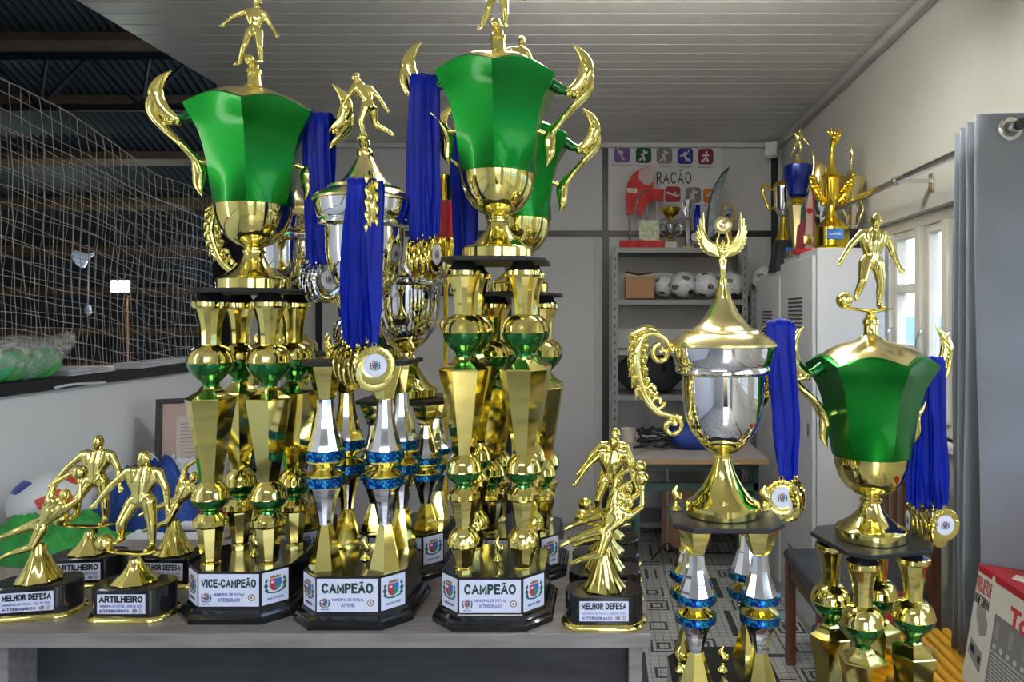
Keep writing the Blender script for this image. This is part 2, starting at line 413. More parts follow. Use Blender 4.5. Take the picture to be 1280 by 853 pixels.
def bold_text(txt, w, h, matname, sw=0.29, gap=0.36, depth=0.0006):
    """bold lettering fitted to width w, capital height h; same placement as text_mesh"""
    def make():
        x = 0.0; P = []
        for ch in txt:
            adv, lines = GLYPH[ch]
            for ln in lines: P.append([(x + p[0], p[1]) for p in ln])
            x += adv + gap
        total = x - gap + sw
        mb = MB(); kx, kz = w / total, h / (1 + sw)
        for ln in P:
            n = len(ln); hw = sw / 2; left, right = [], []
            thin = 0.65 if max(p[1] for p in ln) > 1.1 else 1.0
            for i in range(n):
                a = Vector(ln[max(i - 1, 0)]); b = Vector(ln[i]); c = Vector(ln[min(i + 1, n - 1)])
                d1 = (b - a).normalized() if i else (c - b).normalized(); d2 = (c - b).normalized() if i < n - 1 else d1
                if n > 3 and i in (0, n - 1) and (Vector(ln[0]) - Vector(ln[-1])).length < 1e-6:
                    d1 = (Vector(ln[-1]) - Vector(ln[-2])).normalized(); d2 = (Vector(ln[1]) - Vector(ln[0])).normalized()
                n1 = Vector((-d1.y, d1.x)); n2 = Vector((-d2.y, d2.x)); m = (n1 + n2)
                m = m.normalized() if m.length > 1e-6 else n1
                k = min(1.9, 1 / max(0.3, m.dot(n1))) * hw * thin
                e = Vector((0, 0))
                closed = (Vector(ln[0]) - Vector(ln[-1])).length < 1e-6
                if not closed and i == 0: e = -d2 * hw * thin
                if not closed and i == n - 1: e = d1 * hw * thin
                # keep stroke ends inside the letter box
                left.append(b + m * k + e); right.append(b - m * k + e)
            V, f = [], []
            for i in range(n):
                for q, yy in ((left[i], 0), (left[i], -depth), (right[i], -depth), (right[i], 0)):
                    zz = min(max(q.y, -hw), 1 + hw) if max(p[1] for p in ln) <= 1.1 and min(p[1] for p in ln) >= 0 else q.y
                    V.append(((q.x + hw) * kx - w / 2, yy, (zz + hw) * kz - h / 2))
            for i in range(n - 1):
                a, b = 4 * i, 4 * i + 4
                for q in range(4): f.append((a + q, a + (q + 1) % 4, b + (q + 1) % 4, b + q))
            f += [(0, 1, 2, 3), tuple(4 * (n - 1) + q for q in (3, 2, 1, 0))]
            mb.add(V, f)
        return mb.mesh('lettering', matname)
    return cached(('bold', txt, round(w, 4), round(h, 4), matname, sw), make)

def text_mesh(txt, w, h, matname, bold=0.02, depth=0.0006):
    """lettering fitted to w x h, lying in xz facing -y, centred"""
    def make():
        c = bpy.data.curves.new('lettering', 'FONT'); c.body = txt; c.size = 1; c.offset = bold; c.extrude = 0.01
        c.resolution_u = 3
        o = bpy.data.objects.new('tmp', c); COL.objects.link(o)
        dg = bpy.context.evaluated_depsgraph_get()
        me = bpy.data.meshes.new_from_object(o.evaluated_get(dg))
        bpy.data.objects.remove(o, do_unlink=True)
        xs = [v.co.x for v in me.vertices]; ys = [v.co.y for v in me.vertices]; zs = [v.co.z for v in me.vertices]
        x0, x1, y0, y1, z0, z1 = min(xs), max(xs), min(ys), max(ys), min(zs), max(zs)
        for v in me.vertices:
            x = (v.co.x - (x0 + x1) / 2) / (x1 - x0) * w
            z = (v.co.y - (y0 + y1) / 2) / (y1 - y0) * h
            y = -(v.co.z - z0) / (z1 - z0) * depth
            v.co = (x, y, z)
        me.materials.clear(); me.materials.append(MATS[matname])
        return me
    return cached(('txt', txt, round(w, 4), round(h, 4), matname), make)

# ------------------------------------------------------------------ small figures (cast in one piece)
def human(J, rscale=1.0, H=1.0, voxel=0.011):
    """one continuous body from tapered capsules, fused by voxel remesh. J: joints in units of body height"""
    mb = MB()
    def cap(a, ra, b, rb, sq=1.0):
        a, b = Vector(a), Vector(b); d = (b - a); L = d.length
        k = max(3, int(L / 0.02) + 1)
        pts = [a + d * (i / k) for i in range(k + 1)]
        n = 10
        t = d.normalized() if L > 1e-6 else Vector((0, 0, 1))
        q = Vector((0, 0, 1)).rotation_difference(t).to_matrix()
        prof = []
        for i in range(1, 5): th = pi / 2 * (1 - i / 4); prof.append((ra * max(cos(th), 0.05), -ra * sin(th)))
        prof = [(ra * 0.08, -ra)] + prof
        for i in range(1, 5): th = pi / 2 * (i - 1) / 4; prof.append((rb * cos(th), L + rb * sin(th)))
        prof.append((rb * 0.08, L + rb))
        loops = []
        for (r, z) in prof:
            loops.append([a + q @ Vector((r * cos(2 * pi * i / n), r * sin(2 * pi * i / n), z)) for i in range(n)])
        mb.loft(loops)
    g = {k: Vector(v) for k, v in J.items()}
    s = rscale
    hd, nk = g['head'], g['neck']
    axis = (hd - nk).normalized()
    mb.sphere(hd, 0.062 * s, 14, 10, sc=(0.86, 0.95, 1.18))
    fd = Vector(J.get('face', (0, -1, 0))).normalized()
    mb.sphere(hd + fd * 0.062 * s - axis * 0.008, 0.014 * s, 8, 6, sc=(0.8, 0.9, 1.4))          # nose
    mb.sphere(hd + fd * 0.040 * s - axis * 0.045, 0.030 * s, 8, 6)                             # chin
    sdv = fd.cross(axis).normalized()
    for q in (-1, 1): mb.sphere(hd + sdv * q * 0.055 * s - axis * 0.008, 0.015 * s, 8, 6)      # ears
    cap(nk - axis * 0.02, 0.034 * s, hd - axis * 0.03, 0.032 * s)
    sl, sr, pl = g['sl'], g['sr'], g['pelvis']
    hl, hr = g['hl'], g['hr']
    mid = (sl + sr) / 2
    chest = mid.lerp(pl, 0.32); waist = mid.lerp(pl, 0.68)
    cap(sl, 0.046 * s, sr, 0.046 * s)
    cap(nk, 0.045 * s, chest, 0.075 * s)
    for q, h in ((sl, hl), (sr, hr)):
        c1 = q.lerp(chest, 0.42); c1 += (chest - mid) * 0.45
        w1 = waist.lerp(h, 0.28)
        cap(q.lerp(mid, 0.35), 0.055 * s, c1, 0.062 * s)
        cap(c1, 0.062 * s, w1, 0.052 * s)
        cap(w1, 0.052 * s, h, 0.060 * s)
    cap(chest, 0.075 * s, waist, 0.064 * s); cap(waist, 0.062 * s, pl, 0.070 * s)
    cap(hl, 0.062 * s, hr, 0.062 * s)
    for S, E, W, Hn in (('sl', 'el', 'wl', 'hal'), ('sr', 'er', 'wr', 'har')):
        S, E, W = g[S], g[E], g[W]
        cap(S, 0.044 * s, E, 0.031 * s); cap(E, 0.033 * s, W, 0.022 * s)
        d = (W - E).normalized()
        hnd = W + d * 0.055
        cap(W, 0.022 * s, W + d * 0.03, 0.026 * s)
        side = d.cross(Vector((0, 1, 0.2))).normalized()
        for k in (-1.5, -0.5, 0.5, 1.5):
            cap(W + d * 0.035 + side * k * 0.011, 0.0105 * s, W + d * (0.075 - 0.006 * abs(k)) + side * k * 0.015 + Vector((0, -0.012, 0)), 0.0085 * s)
        cap(W + d * 0.015 + side * 0.02, 0.011 * s, W + d * 0.045 + side * 0.042, 0.009 * s)
    for Hp, K, A, T in (('hl', 'kl', 'al', 'tl'), ('hr', 'kr', 'ar', 'tr')):
        Hp, K, A, T = g[Hp], g[K], g[A], g[T]
        cap(Hp, 0.066 * s, K, 0.043 * s)
        calf = K.lerp(A, 0.32)
        cap(K, 0.042 * s, calf, 0.043 * s); cap(calf, 0.043 * s, A, 0.026 * s)
        cap(A, 0.030 * s, T, 0.024 * s)
    me = mb.mesh('tmp', 'gold')
    o = bpy.data.objects.new('tmp', me); COL.objects.link(o)
    r = o.modifiers.new('r', 'REMESH'); r.mode = 'VOXEL'; r.voxel_size = voxel; r.use_smooth_shade = True
    sm = o.modifiers.new('s', 'SMOOTH'); sm.iterations = 7; sm.factor = 0.5
    dg = bpy.context.evaluated_depsgraph_get()
    out = bpy.data.meshes.new_from_object(o.evaluated_get(dg))
    bpy.data.objects.remove(o, do_unlink=True)
    for v in out.vertices: v.co *= H
    out.materials.clear(); out.materials.append(MATS['gold'])
    out.polygons.foreach_set('use_smooth', [True] * len(out.polygons))
    out.name = 'figure'
    return out

# poses, body height = 1, x to the right of the picture, y away from the camera, z up; foot of the support leg near z = 0
POSE_STAND = dict(head=(0.05, -0.02, 0.92), neck=(0.04, 0, 0.82), face=(-0.35, -1, -0.1), sl=(-0.11, -0.02, 0.78), sr=(0.16, 0.02, 0.77), pelvis=(0.0, 0, 0.50),
    el=(-0.24, -0.06, 0.66), wl=(-0.36, -0.10, 0.50), er=(0.24, 0.02, 0.60), wr=(0.29, -0.04, 0.43),
    hl=(-0.065, -0.01, 0.48), hr=(0.075, 0.01, 0.48), kl=(-0.13, -0.10, 0.29), al=(-0.17, -0.02, 0.12), tl=(-0.19, -0.10, 0.10),
    kr=(0.11, 0.0, 0.26), ar=(0.10, 0.03, 0.04), tr=(0.10, -0.08, 0.02))
POSE_KICK = dict(head=(0.06, -0.02, 0.95), neck=(0.04, 0, 0.85), face=(-0.2, -1, 0), sl=(-0.11, 0, 0.81), sr=(0.14, 0.01, 0.78), pelvis=(0.0, 0, 0.53),
    el=(-0.27, -0.04, 0.74), wl=(-0.42, -0.06, 0.61), er=(0.23, 0.04, 0.62), wr=(0.34, -0.02, 0.46),
    hl=(-0.065, 0, 0.50), hr=(0.07, 0, 0.50), kl=(-0.12, -0.05, 0.28), al=(-0.23, 0.02, 0.05), tl=(-0.26, -0.06, 0.0),
    kr=(0.10, -0.03, 0.27), ar=(0.10, 0.02, 0.06), tr=(0.09, -0.09, 0.03))
POSE_RUN = dict(head=(-0.10, -0.02, 0.93), neck=(-0.04, 0, 0.84), face=(-1, -0.5, -0.2), sl=(-0.10, -0.07, 0.78), sr=(0.07, 0.08, 0.80), pelvis=(0.10, 0, 0.52),
    el=(-0.17, -0.13, 0.64), wl=(-0.24, -0.14, 0.50), er=(0.20, 0.10, 0.66), wr=(0.31, 0.08, 0.50),
    hl=(0.05, -0.05, 0.49), hr=(0.13, 0.05, 0.49), kl=(0.0, -0.09, 0.28), al=(0.03, -0.06, 0.07), tl=(-0.05, -0.09, 0.03),
    kr=(0.16, 0.05, 0.26), ar=(0.35, 0.06, 0.16), tr=(0.41, 0.05, 0.11))
POSE_DIVE = dict(head=(0.19, -0.03, 0.60), neck=(0.13, 0, 0.54), face=(0.5, -1, 0.1), sl=(0.01, 0.0, 0.55), sr=(0.19, -0.03, 0.43), pelvis=(-0.07, 0, 0.25),
    el=(0.05, 0.02, 0.73), wl=(0.23, 0.0, 0.84), er=(0.34, -0.04, 0.55), wr=(0.34, -0.02, 0.72),
    hl=(-0.10, 0.03, 0.27), hr=(-0.06, -0.03, 0.21), kl=(-0.30, 0.04, 0.20), al=(-0.50, 0.05, 0.12), tl=(-0.58, 0.03, 0.08),
    kr=(-0.13, -0.08, 0.02), ar=(-0.36, -0.05, -0.05), tr=(-0.47, -0.05, -0.10))
POSE_ARMS = dict(head=(0.0, -0.02, 0.82), neck=(0.0, 0, 0.74), sl=(-0.09, 0, 0.71), sr=(0.09, 0, 0.71), pelvis=(0.0, 0, 0.46),
    el=(-0.13, 0.0, 0.86), wl=(-0.09, -0.02, 1.0), er=(0.13, 0.0, 0.86), wr=(0.09, -0.02, 1.0),
    hl=(-0.045, 0, 0.44), hr=(0.045, 0, 0.44), kl=(-0.03, -0.03, 0.24), al=(-0.025, 0, 0.05), tl=(-0.03, -0.05, 0.02),
    kr=(0.035, -0.02, 0.24), ar=(0.03, 0, 0.05), tr=(0.035, -0.05, 0.02))
FIG = {k: None for k in ('stand', 'kick', 'run', 'dive', 'arms')}
def figure_mesh(k):
    if FIG[k] is None:
        FIG[k] = human(dict(stand=POSE_STAND, kick=POSE_KICK, run=POSE_RUN, dive=POSE_DIVE, arms=POSE_ARMS)[k], rscale=(0.85 if k == 'arms' else 1.08))
    return FIG[k]
def ball_mesh():
    def f():
        mb = MB(); mb.sphere((0, 0, 0), 1.0, 18, 12); return mb.mesh('ball', 'gold', 40)
    return cached('goldball', f)

# ================================================================== THE SETTING
def slab(name, a, b, m, parent=None, label=None, cat=None, bevel=0.0, top=True):
    c = Vector([(a[i] + b[i]) / 2 for i in range(3)])
    mb = MB(); mb.box((0, 0, 0), [abs(b[i] - a[i]) for i in range(3)])
    o = put(name, mb.mesh(name, m), parent, c, bevel=bevel)
    if top and parent is None: structure(o, label, cat)
    return o

floor = slab('floor', (XL - 0.12, YN, -0.10), (XR + 0.12, YB + 0.1, -0.008), 'grout', label='tiled floor of the room with printed grey ceramic tiles', cat='floor')
TS = 0.41
def tile_mesh():
    mb = MB(); mb.box((0, 0, 0), (TS - 0.006, TS - 0.006, 0.012)); return mb.mesh('tile', 'tile')
tm = cached('tile', tile_mesh)
nx = int((XR - XL) / TS) + 1; ny = int((YB - YN) / TS) + 1
rnd = random.Random(4)
for i in range(nx):
    for j in range(ny):
        x = XR - TS * (i + 0.5) - 0.01; y = YB - TS * (j + 0.5)
        if x - TS / 2 < XL - 0.1 or y - TS / 2 < YN: continue
        put('tile', tm, floor, Vector((x, y, -0.006)) - floor.location, (0, 0, pi / 2 * rnd.choice((0, 0, 1, 2, 3))), kind=None)

ceiling = slab('ceiling', (XL, YN, ZT + 0.012), (XR + 0.12, YB + 0.1, ZT + 0.08), 'pvc', label='white plastic board ceiling with narrow parallel boards', cat='ceiling')
BW = 0.10
def board_mesh():
    mb = MB(); w = BW / 2; L = (XR - XL) / 2
    prof = [(-w, 0.012), (-w, 0.0015), (-w + 0.002, 0.0), (w - 0.008, 0.0), (w - 0.006, 0.0022), (w - 0.0005, 0.0022), (w - 0.0005, 0.012)]
    mb.loft([[(-L, p[0], p[1]) for p in prof], [(L, p[0], p[1]) for p in prof]])
    return mb.mesh('ceiling_board', 'pvc')
bmsh = cached('board', board_mesh)
k = 0
y = YB - BW / 2
while y > YN:
    put('ceiling_board', bmsh, ceiling, Vector(((XL + XR) / 2, y, ZT)) - ceiling.location)
    y -= BW

# back wall: light panels held by black strips
wall_back = slab('wall_back', (XL - 0.12, YB + 0.012, 0), (XR + 0.12, YB + 0.12, ZT + 0.08), 'wall_paint', label='back wall of pale panels divided by black strips', cat='wall')
def wpart(name, a, b, m, bevel=0.0):
    o = slab(name, a, b, m, wall_back, bevel=bevel); o.location = o.location - wall_back.location; return o
vx = [XL + 0.02, -0.62, 0.01, 1.105]
zs = (1.883,)
for x in vx: wpart('black_strip', (x - 0.022, YB - 0.006, 0), (x + 0.022, YB + 0.012, ZT), 'strip_black')
ends = [XL] + vx[1:] + [XR]
for i in range(len(vx)):
    a = (vx[i] + 0.022); b = (vx[i + 1] - 0.022) if i + 1 < len(vx) else XR
    wpart('black_strip', (a, YB - 0.005, 1.883 - 0.02), (b, YB + 0.012, 1.883 + 0.02), 'strip_black')
    wpart('wall_panel', (a, YB, 0.0), (b, YB + 0.012, 1.863), 'panel_white')
    wpart('wall_panel', (a, YB, 1.903), (b, YB + 0.012, ZT), 'panel_white')
# the flush door leaf in the middle bay
wpart('door_leaf', (-0.56, YB - 0.012, 0.01), (-0.06, YB, 1.84), 'panel_white', bevel=0.003)

# right wall with two window openings, the nearer one added for light
W1 = (1.20, 3.26, 0.93, 1.73); W2 = (-1.6, 0.9, 0.90, 2.1)
def wall_with_holes(name, x0, x1, y0, y1, z0, z1, holes, m):
    mb = MB(); ys = y0
    for (a, b, c, d) in sorted(holes):
        mb.span((x0, ys, z0), (x1, a, z1)); mb.span((x0, a, z0), (x1, b, c)); mb.span((x0, a, d), (x1, b, z1)); ys = b
    mb.span((x0, ys, z0), (x1, y1, z1))
    return put(name, mb.mesh(name, m))
wall_right = structure(wall_with_holes('wall_right', XR, XR + 0.15, YN, YB + 0.12, 0, ZT + 0.08, [W1, W2], 'wall_warm'), 'plain painted wall with the windows', 'wall')

def casement_window(name, W, posts, barred, label):
    posts = sorted(posts); y0, y1, z0, z1 = W; X0, X1 = XR + 0.035, XR + 0.095
    mb = MB(); t = 0.045
    mb.span((X0, y0, z0), (X1, y1, z0 + t)); mb.span((X0, y0, z1 - t), (X1, y1, z1))
    mb.span((X0, y0, z0 + t), (X1, y0 + t, z1 - t)); mb.span((X0, y1 - t, z0 + t), (X1, y1, z1 - t))
    w = put(name, mb.mesh(name, 'window_paint'), bevel=0.004); structure(w, label, 'window')
    for p in posts:
        mm = MB(); mm.span((X0 - 0.012, p - 0.022, z0 + t), (X1, p + 0.022, z1 - t)); put('mullion', mm.mesh('mullion', 'window_paint'), w, bevel=0.003)
    ed = [y0 + t] + [q for p in posts for q in (p - 0.022, p + 0.022)] + [y1 - t]
    for i in range(0, len(ed), 2):
        a, b = ed[i], ed[i + 1]; idx = i // 2; s = 0.028
        sm = MB()
        sm.span((X0 + 0.01, a, z0 + t), (X1 - 0.01, a + s, z1 - t)); sm.span((X0 + 0.01, b - s, z0 + t), (X1 - 0.01, b, z1 - t))
        sm.span((X0 + 0.01, a + s, z0 + t), (X1 - 0.01, b - s, z0 + t + s)); sm.span((X0 + 0.01, a + s, z1 - t - s), (X1 - 0.01, b - s, z1 - t))
        so = put('sash', sm.mesh('sash', 'window_paint'), w, bevel=0.002)
        zb = [z0 + t + s, z1 - t - s]
        if idx in barred:
            bars = [z0 + (z1 - z0) * 0.36, z0 + (z1 - z0) * 0.66]
            for zz in bars:
                bm_ = MB(); bm_.span((X0 + 0.012, a + s, zz - 0.018), (X1 - 0.012, b - s, zz + 0.018)); put('sash_bar', bm_.mesh('sash_bar', 'window_paint'), so, bevel=0.002)
            zb = [zb[0], bars[0] - 0.018, bars[0] + 0.018, bars[1] - 0.018, bars[1] + 0.018, zb[1]]
        for q in range(0, len(zb), 2):
            pm = MB(); pm.span((X0 + 0.030, a + s, zb[q]), (X0 + 0.034, b - s, zb[q + 1])); put('pane', pm.mesh('pane', 'pane_glass'), so)
        lm = MB(); lm.tube([(X0 - 0.01, b - s / 2, z0 + 0.28), (X0 - 0.035, b - s / 2 - 0.01, z0 + 0.31), (X0 - 0.03, b - s / 2 - 0.03, z0 + 0.36), (X0 - 0.005, b - s / 2, z0 + 0.37)], 0.004, 6, sub=4)
        put('latch', lm.mesh('latch', 'steel', 50), so)
    sl = MB(); sl.span((XR - 0.03, y0 - 0.03, z0 - 0.03), (X0, y1 + 0.03, z0)); put('window_sill', sl.mesh('window_sill', 'window_paint'), w, bevel=0.004)
    return w
casement_window('window_1', W1, (2.99, 2.70, 2.485, 2.25, 1.95, 1.6), (0, 1, 2, 3, 5, 6), 'cream casement window beside the grey curtain')
casement_window('window_added', W2, (-1.0, -0.4, 0.2), (0, 2), 'unseen cream casement window added nearer the camera for light')  # out of view, added to light the trophy fronts

# left half wall, ledge and pillar
structure(slab('wall_left', (XL - 0.14, YN, 0), (XL, 3.74, 1.10), 'half_wall'), 'white half wall below the netted opening', 'wall')
structure(slab('trim_1', (XL - 0.18, YN, 1.10), (XL + 0.02, 3.74, 1.142), 'ledge_black', bevel=0.003), 'worn black ledge along the top of the half wall', 'ledge')
structure(slab('wall_left_pillar', (XL - 0.14, 3.74, 0), (XL, YB + 0.12, ZT + 0.08), 'wall_paint'), 'narrow white wall between the opening and the corner', 'wall')
structure(slab('trim_2', (XL - 0.15, 3.72, 1.142), (XL + 0.006, 3.75, ZT), 'strip_black'), 'black upright at the end of the opening', 'trim')
wn_ = MB(); wn_.span((XL - 0.14, YN - 0.12, 0), (-0.2, YN, ZT + 0.08)); wn_.span((0.75, YN - 0.12, 0), (XR + 0.15, YN, ZT + 0.08)); wn_.span((-0.2, YN - 0.12, 2.1), (0.75, YN, ZT + 0.08))
structure(put('wall_near', wn_.mesh('wall_near', 'wall_paint')), 'wall behind the photographer with an open doorway', 'wall')
structure(slab('wall_left_sky_block', (XL - 0.12, YN, ZT + 0.09), (XL, YB + 0.1, 9.0), 'gym_wall'), 'unseen wall added above the room ceiling to keep sky light out', 'wall')  # unseen blocker, added so no sky light enters the hall
structure(slab('added_wall_left_near', (XL - 0.14, YN, 1.142), (XL, 1.92, ZT + 0.08), 'half_wall'), 'unseen white wall added on the left to brighten reflections', 'wall')  # out of view, added so the cups mirror less darkness
# mouldings
structure(slab('trim_3', (XR - 0.045, YN, ZT - 0.04), (XR, YB, ZT), 'trim_grey', bevel=0.01), 'grey moulding between ceiling and window wall', 'moulding')
structure(slab('trim_4', (XL, YB - 0.04, ZT - 0.035), (XR - 0.045, YB - 0.006, ZT), 'panel_white', bevel=0.01), 'white moulding between ceiling and back wall', 'moulding')
structure(slab('baseboard_right', (XR - 0.012, 0.0, 0.0), (XR, YB, 0.07), 'strip_black'), 'dark baseboard under the windows', 'baseboard')

# ---- sports hall beyond the half wall
def zroof(y): return 6.73 - 0.5 * y
hx0, hx1, hy0, hy1 = -15.0, XL - 0.16, -3.0, 14.2
rm = MB(); nC = 330; loops = []
for k in range(nC + 1):
    x = hx0 + (hx1 - hx0) * k / nC
    dz = 0.02 * (1 if k % 2 else -1)
    loops.append([(x, hy0, zroof(hy0) + dz), (x, hy1, zroof(hy1) + dz), (x, hy1, zroof(hy1) + dz + 0.03), (x, hy0, zroof(hy0) + dz + 0.03)])
rm.loft(loops)
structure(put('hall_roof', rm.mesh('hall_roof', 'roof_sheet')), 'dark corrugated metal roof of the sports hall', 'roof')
for y in (4.9, 6.0, 6.65, 7.36, 8.07, 8.97, 9.92, 11.08, 12.3):
    ang = math.atan(-0.5)
    mb = MB(); mb.box((0, 0, 0), (hx1 - hx0, 0.11, 0.10)); o = put('roof_purlin', mb.mesh('roof_purlin', 'purlin'), None, ((hx0 + hx1) / 2, y, zroof(y) - 0.09), (ang, 0, 0))
    structure(o, 'brown purlin under the corrugated hall roof', 'beam')
hw = MB(); hw.span((hx0 - 0.1, hy0, -3), (hx0, hy1, 9)); hw.span((hx0, hy0 - 0.1, -3), (hx1, hy0, 9)); hw.span((hx0, hy1, -3), (hx1, hy1 + 0.1, 9))
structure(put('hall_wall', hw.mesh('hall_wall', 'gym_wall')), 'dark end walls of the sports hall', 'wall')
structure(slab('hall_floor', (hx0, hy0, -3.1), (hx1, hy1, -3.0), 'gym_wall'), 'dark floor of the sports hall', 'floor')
def truss(y, zt, zb, name='roof_truss'):
    mb = MB(); x0, x1 = -10.0, hx1 - 0.05
    mb.tube([(x0, y, zt), (x1, y, zt)], 0.030, 6); mb.tube([(x0, y, zb), (x1, y, zb)], 0.026, 6)
    x = x0; up = True; st = (zt - zb) * 1.0
    while x + st < x1:
        mb.tube([(x, y, zb if up else zt), (x + st, y, zt if up else zb)], 0.016, 6); 
        if not up: mb.tube([(x + st, y, zb), (x + st + 0.06, y, zt)], 0.014, 6)
        x += st; up = not up
    structure(put(name, mb.mesh(name, 'truss_dark', 50)), 'dark steel lattice truss in the sports hall', 'truss')
truss(5.2, 3.23, 2.86)
# ---- outdoors
sea = MB(); sea.span((40, -6000, -14.2), (9000, 9000, -14.0)); structure(put('sea', sea.mesh('sea', 'sea')), 'blue sea beyond the windows', 'sea')
gr = MB(); gr.span((XR + 0.16, -60, -3.2), (40, 60, -3.0)); structure(put('ground', gr.mesh('ground', 'outdoor_ground')), 'ground outside the windows', 'ground')

# lamps on the ceiling (plus an added wall lamp), one behind the other over the photographer's side of the room
def tube_lamp(loc, label, drop=0.0, glow='lamp_rear', rot=(0, 0, 0), name='ceiling_lamp'):
    t = tag(empty(name, (loc[0], loc[1], loc[2] - drop)), label, 'lamp'); t.rotation_euler = rot
    if drop:
        for s in (-1, 1):
            mb = MB(); mb.tube([(s * 0.45, 0, -0.002), (s * 0.45, 0, drop)], 0.004, 6); put('hanger', mb.mesh('hanger', 'steel'), t)
    mb = MB(); mb.box((0, 0, -0.016), (1.24, 0.09, 0.032)); put('housing', mb.mesh('housing', 'white_plastic'), t, bevel=0.004)
    for s in (-1, 1):
        mb = MB(); mb.lathe([(0.013, -0.59), (0.013, 0.59)], 12)
        put('tube', mb.mesh('tube', glow, 40), t, (0, s * 0.024, -0.047), (0, R(90), 0))
        for e in (-1, 1):
            mb = MB(); mb.box((0, 0, 0), (0.02, 0.03, 0.034)); put('holder', mb.mesh('holder', 'white_plastic'), t, (e * 0.602, s * 0.024, -0.047))
tube_lamp((-0.35, -0.25, ZT), 'twin tube lamp hung just in front of the photographer', 0.13, 'lamp_front')
tube_lamp((XL, 0.75, 1.72), 'unseen upright twin tube lamp added on the left wall for reflections on the green cups', 0.0, 'lamp_wall_added', (0, R(-90), 0), 'added_wall_lamp')  # added out of view for the bright streaks on the green cups
tube_lamp((0.15, 2.05, ZT), 'twin tube lamp hung above the gap beside the desk', 0.13)

# ---- the net hung outside the opening
def net(X, d0, d1, top, seed, label, cw=0.048, ch=0.066):
    rn = random.Random(seed); mb = MB(); cols = int((d1 - d0) / cw); rows = 22
    P = []
    for i in range(cols + 1):
        y = d0 + cw * i; zt = top(y); col = []
        for j in range(rows + 1):
            z = zt - ch * j
            sag = 0.016 * abs(sin((y - 2.25) * 5.2)) * (1 if j else 0) + 0.006 * sin(y * 7 + j)
            col.append(Vector((X + 0.012 * sin(y * 4 + j * 0.3) + rn.uniform(-1, 1) * 0.004, y + rn.uniform(-1, 1) * 0.004 + 0.008 * sin(j * 0.5), z + sag)))
        P.append(col)
    r = 0.0016
    for i in range(cols + 1): mb.tube(P[i], r, 4)
    for j in range(rows + 1):
        mb.tube([P[i][j] for i in range(cols + 1)], r if j else 0.003, 4)
    o = put('sports_net', mb.mesh('sports_net', 'net_cord'), kind='stuff')
    return tag(o, label, 'net')
def edge1(y): return 2.20 - 0.16 * (y - 2.4) + 0.05 * abs(sin((y - 2.25) * 2.6))
net(-2.16, 2.10, 4.5, edge1, 3, 'pale cord net hanging right outside the half wall opening')
net(-2.75, 2.7, 6.2, lambda y: 2.30 - 0.13 * (y - 2.7), 8, 'second pale net hanging further out in the hall', 0.055, 0.075)

# floodlight on a pole in the hall
fl = tag(empty('floodlight', at(150, 358, 8.0)), 'bright white floodlight on a pole beyond the net', 'floodlight')
mb = MB(); mb.box((0, 0.05, 0), (0.24, 0.09, 0.16)); put('housing', mb.mesh('housing', 'truss_dark'), fl, bevel=0.01)
mb = MB(); mb.box((0, 0, 0), (0.19, 0.01, 0.115)); put('glass', mb.mesh('glass', 'flood'), fl, (0, 0.0, 0))
mb = MB(); mb.tube([(0.04, 0.06, -0.1), (0.06, 0.06, -4.2)], 0.012, 8); put('pole', mb.mesh('pole', 'orange_cord', 50), fl)
# pale loudspeaker-like bell hanging near it
hb = tag(empty('hanging_horn', at(110, 320, 7.2), 0, 0.55), 'pale horn hanging by a cord behind the net', 'horn')
mb = MB(); mb.lathe([(0.03, 0.1), (0.05, 0.0), (0.16, -0.16), (0.17, -0.17), (0.14, -0.16)], 20); put('bell', mb.mesh('bell', 'white_plastic', 40), hb, (0, 0, 0), (0, R(70), 0))
mb = MB(); mb.tube([(0.02, 0, 0), (0.0, 0, -0.9)], 0.01, 6); put('cord', mb.mesh('cord', 'net_cord'), hb)
mb = MB(); mb.lathe([(0.01, 0.1), (0.05, 0.06), (0.06, -0.06), (0.03, -0.1)], 12); put('weight', mb.mesh('weight', 'white_plastic', 40), hb, (0, 0, -0.98))
bs = tag(put('hall_banner', MB().prism([(-0.17, 0.2), (0.15, 0.25), (0.17, -0.2), (-0.16, -0.24)], 0.02).mesh('hall_banner', 'crest_blue'), None, at(103, 354, 10.2)), 'small blue banner in the hall beside the floodlight', 'banner')

# ================================================================== TROPHIES
def octa(a, c, z, b=None):
    b = a if b is None else b
    return [(a, -b + c, z), (a, b - c, z), (a - c, b, z), (-a + c, b, z), (-a, b - c, z), (-a, -b + c, z), (-a + c, -b, z), (a - c, -b, z)]
def gad(nl, amp, tw=0.0):
    return lambda a, r, z: (r * (1 + amp * cos(nl * a + tw * z)), z)

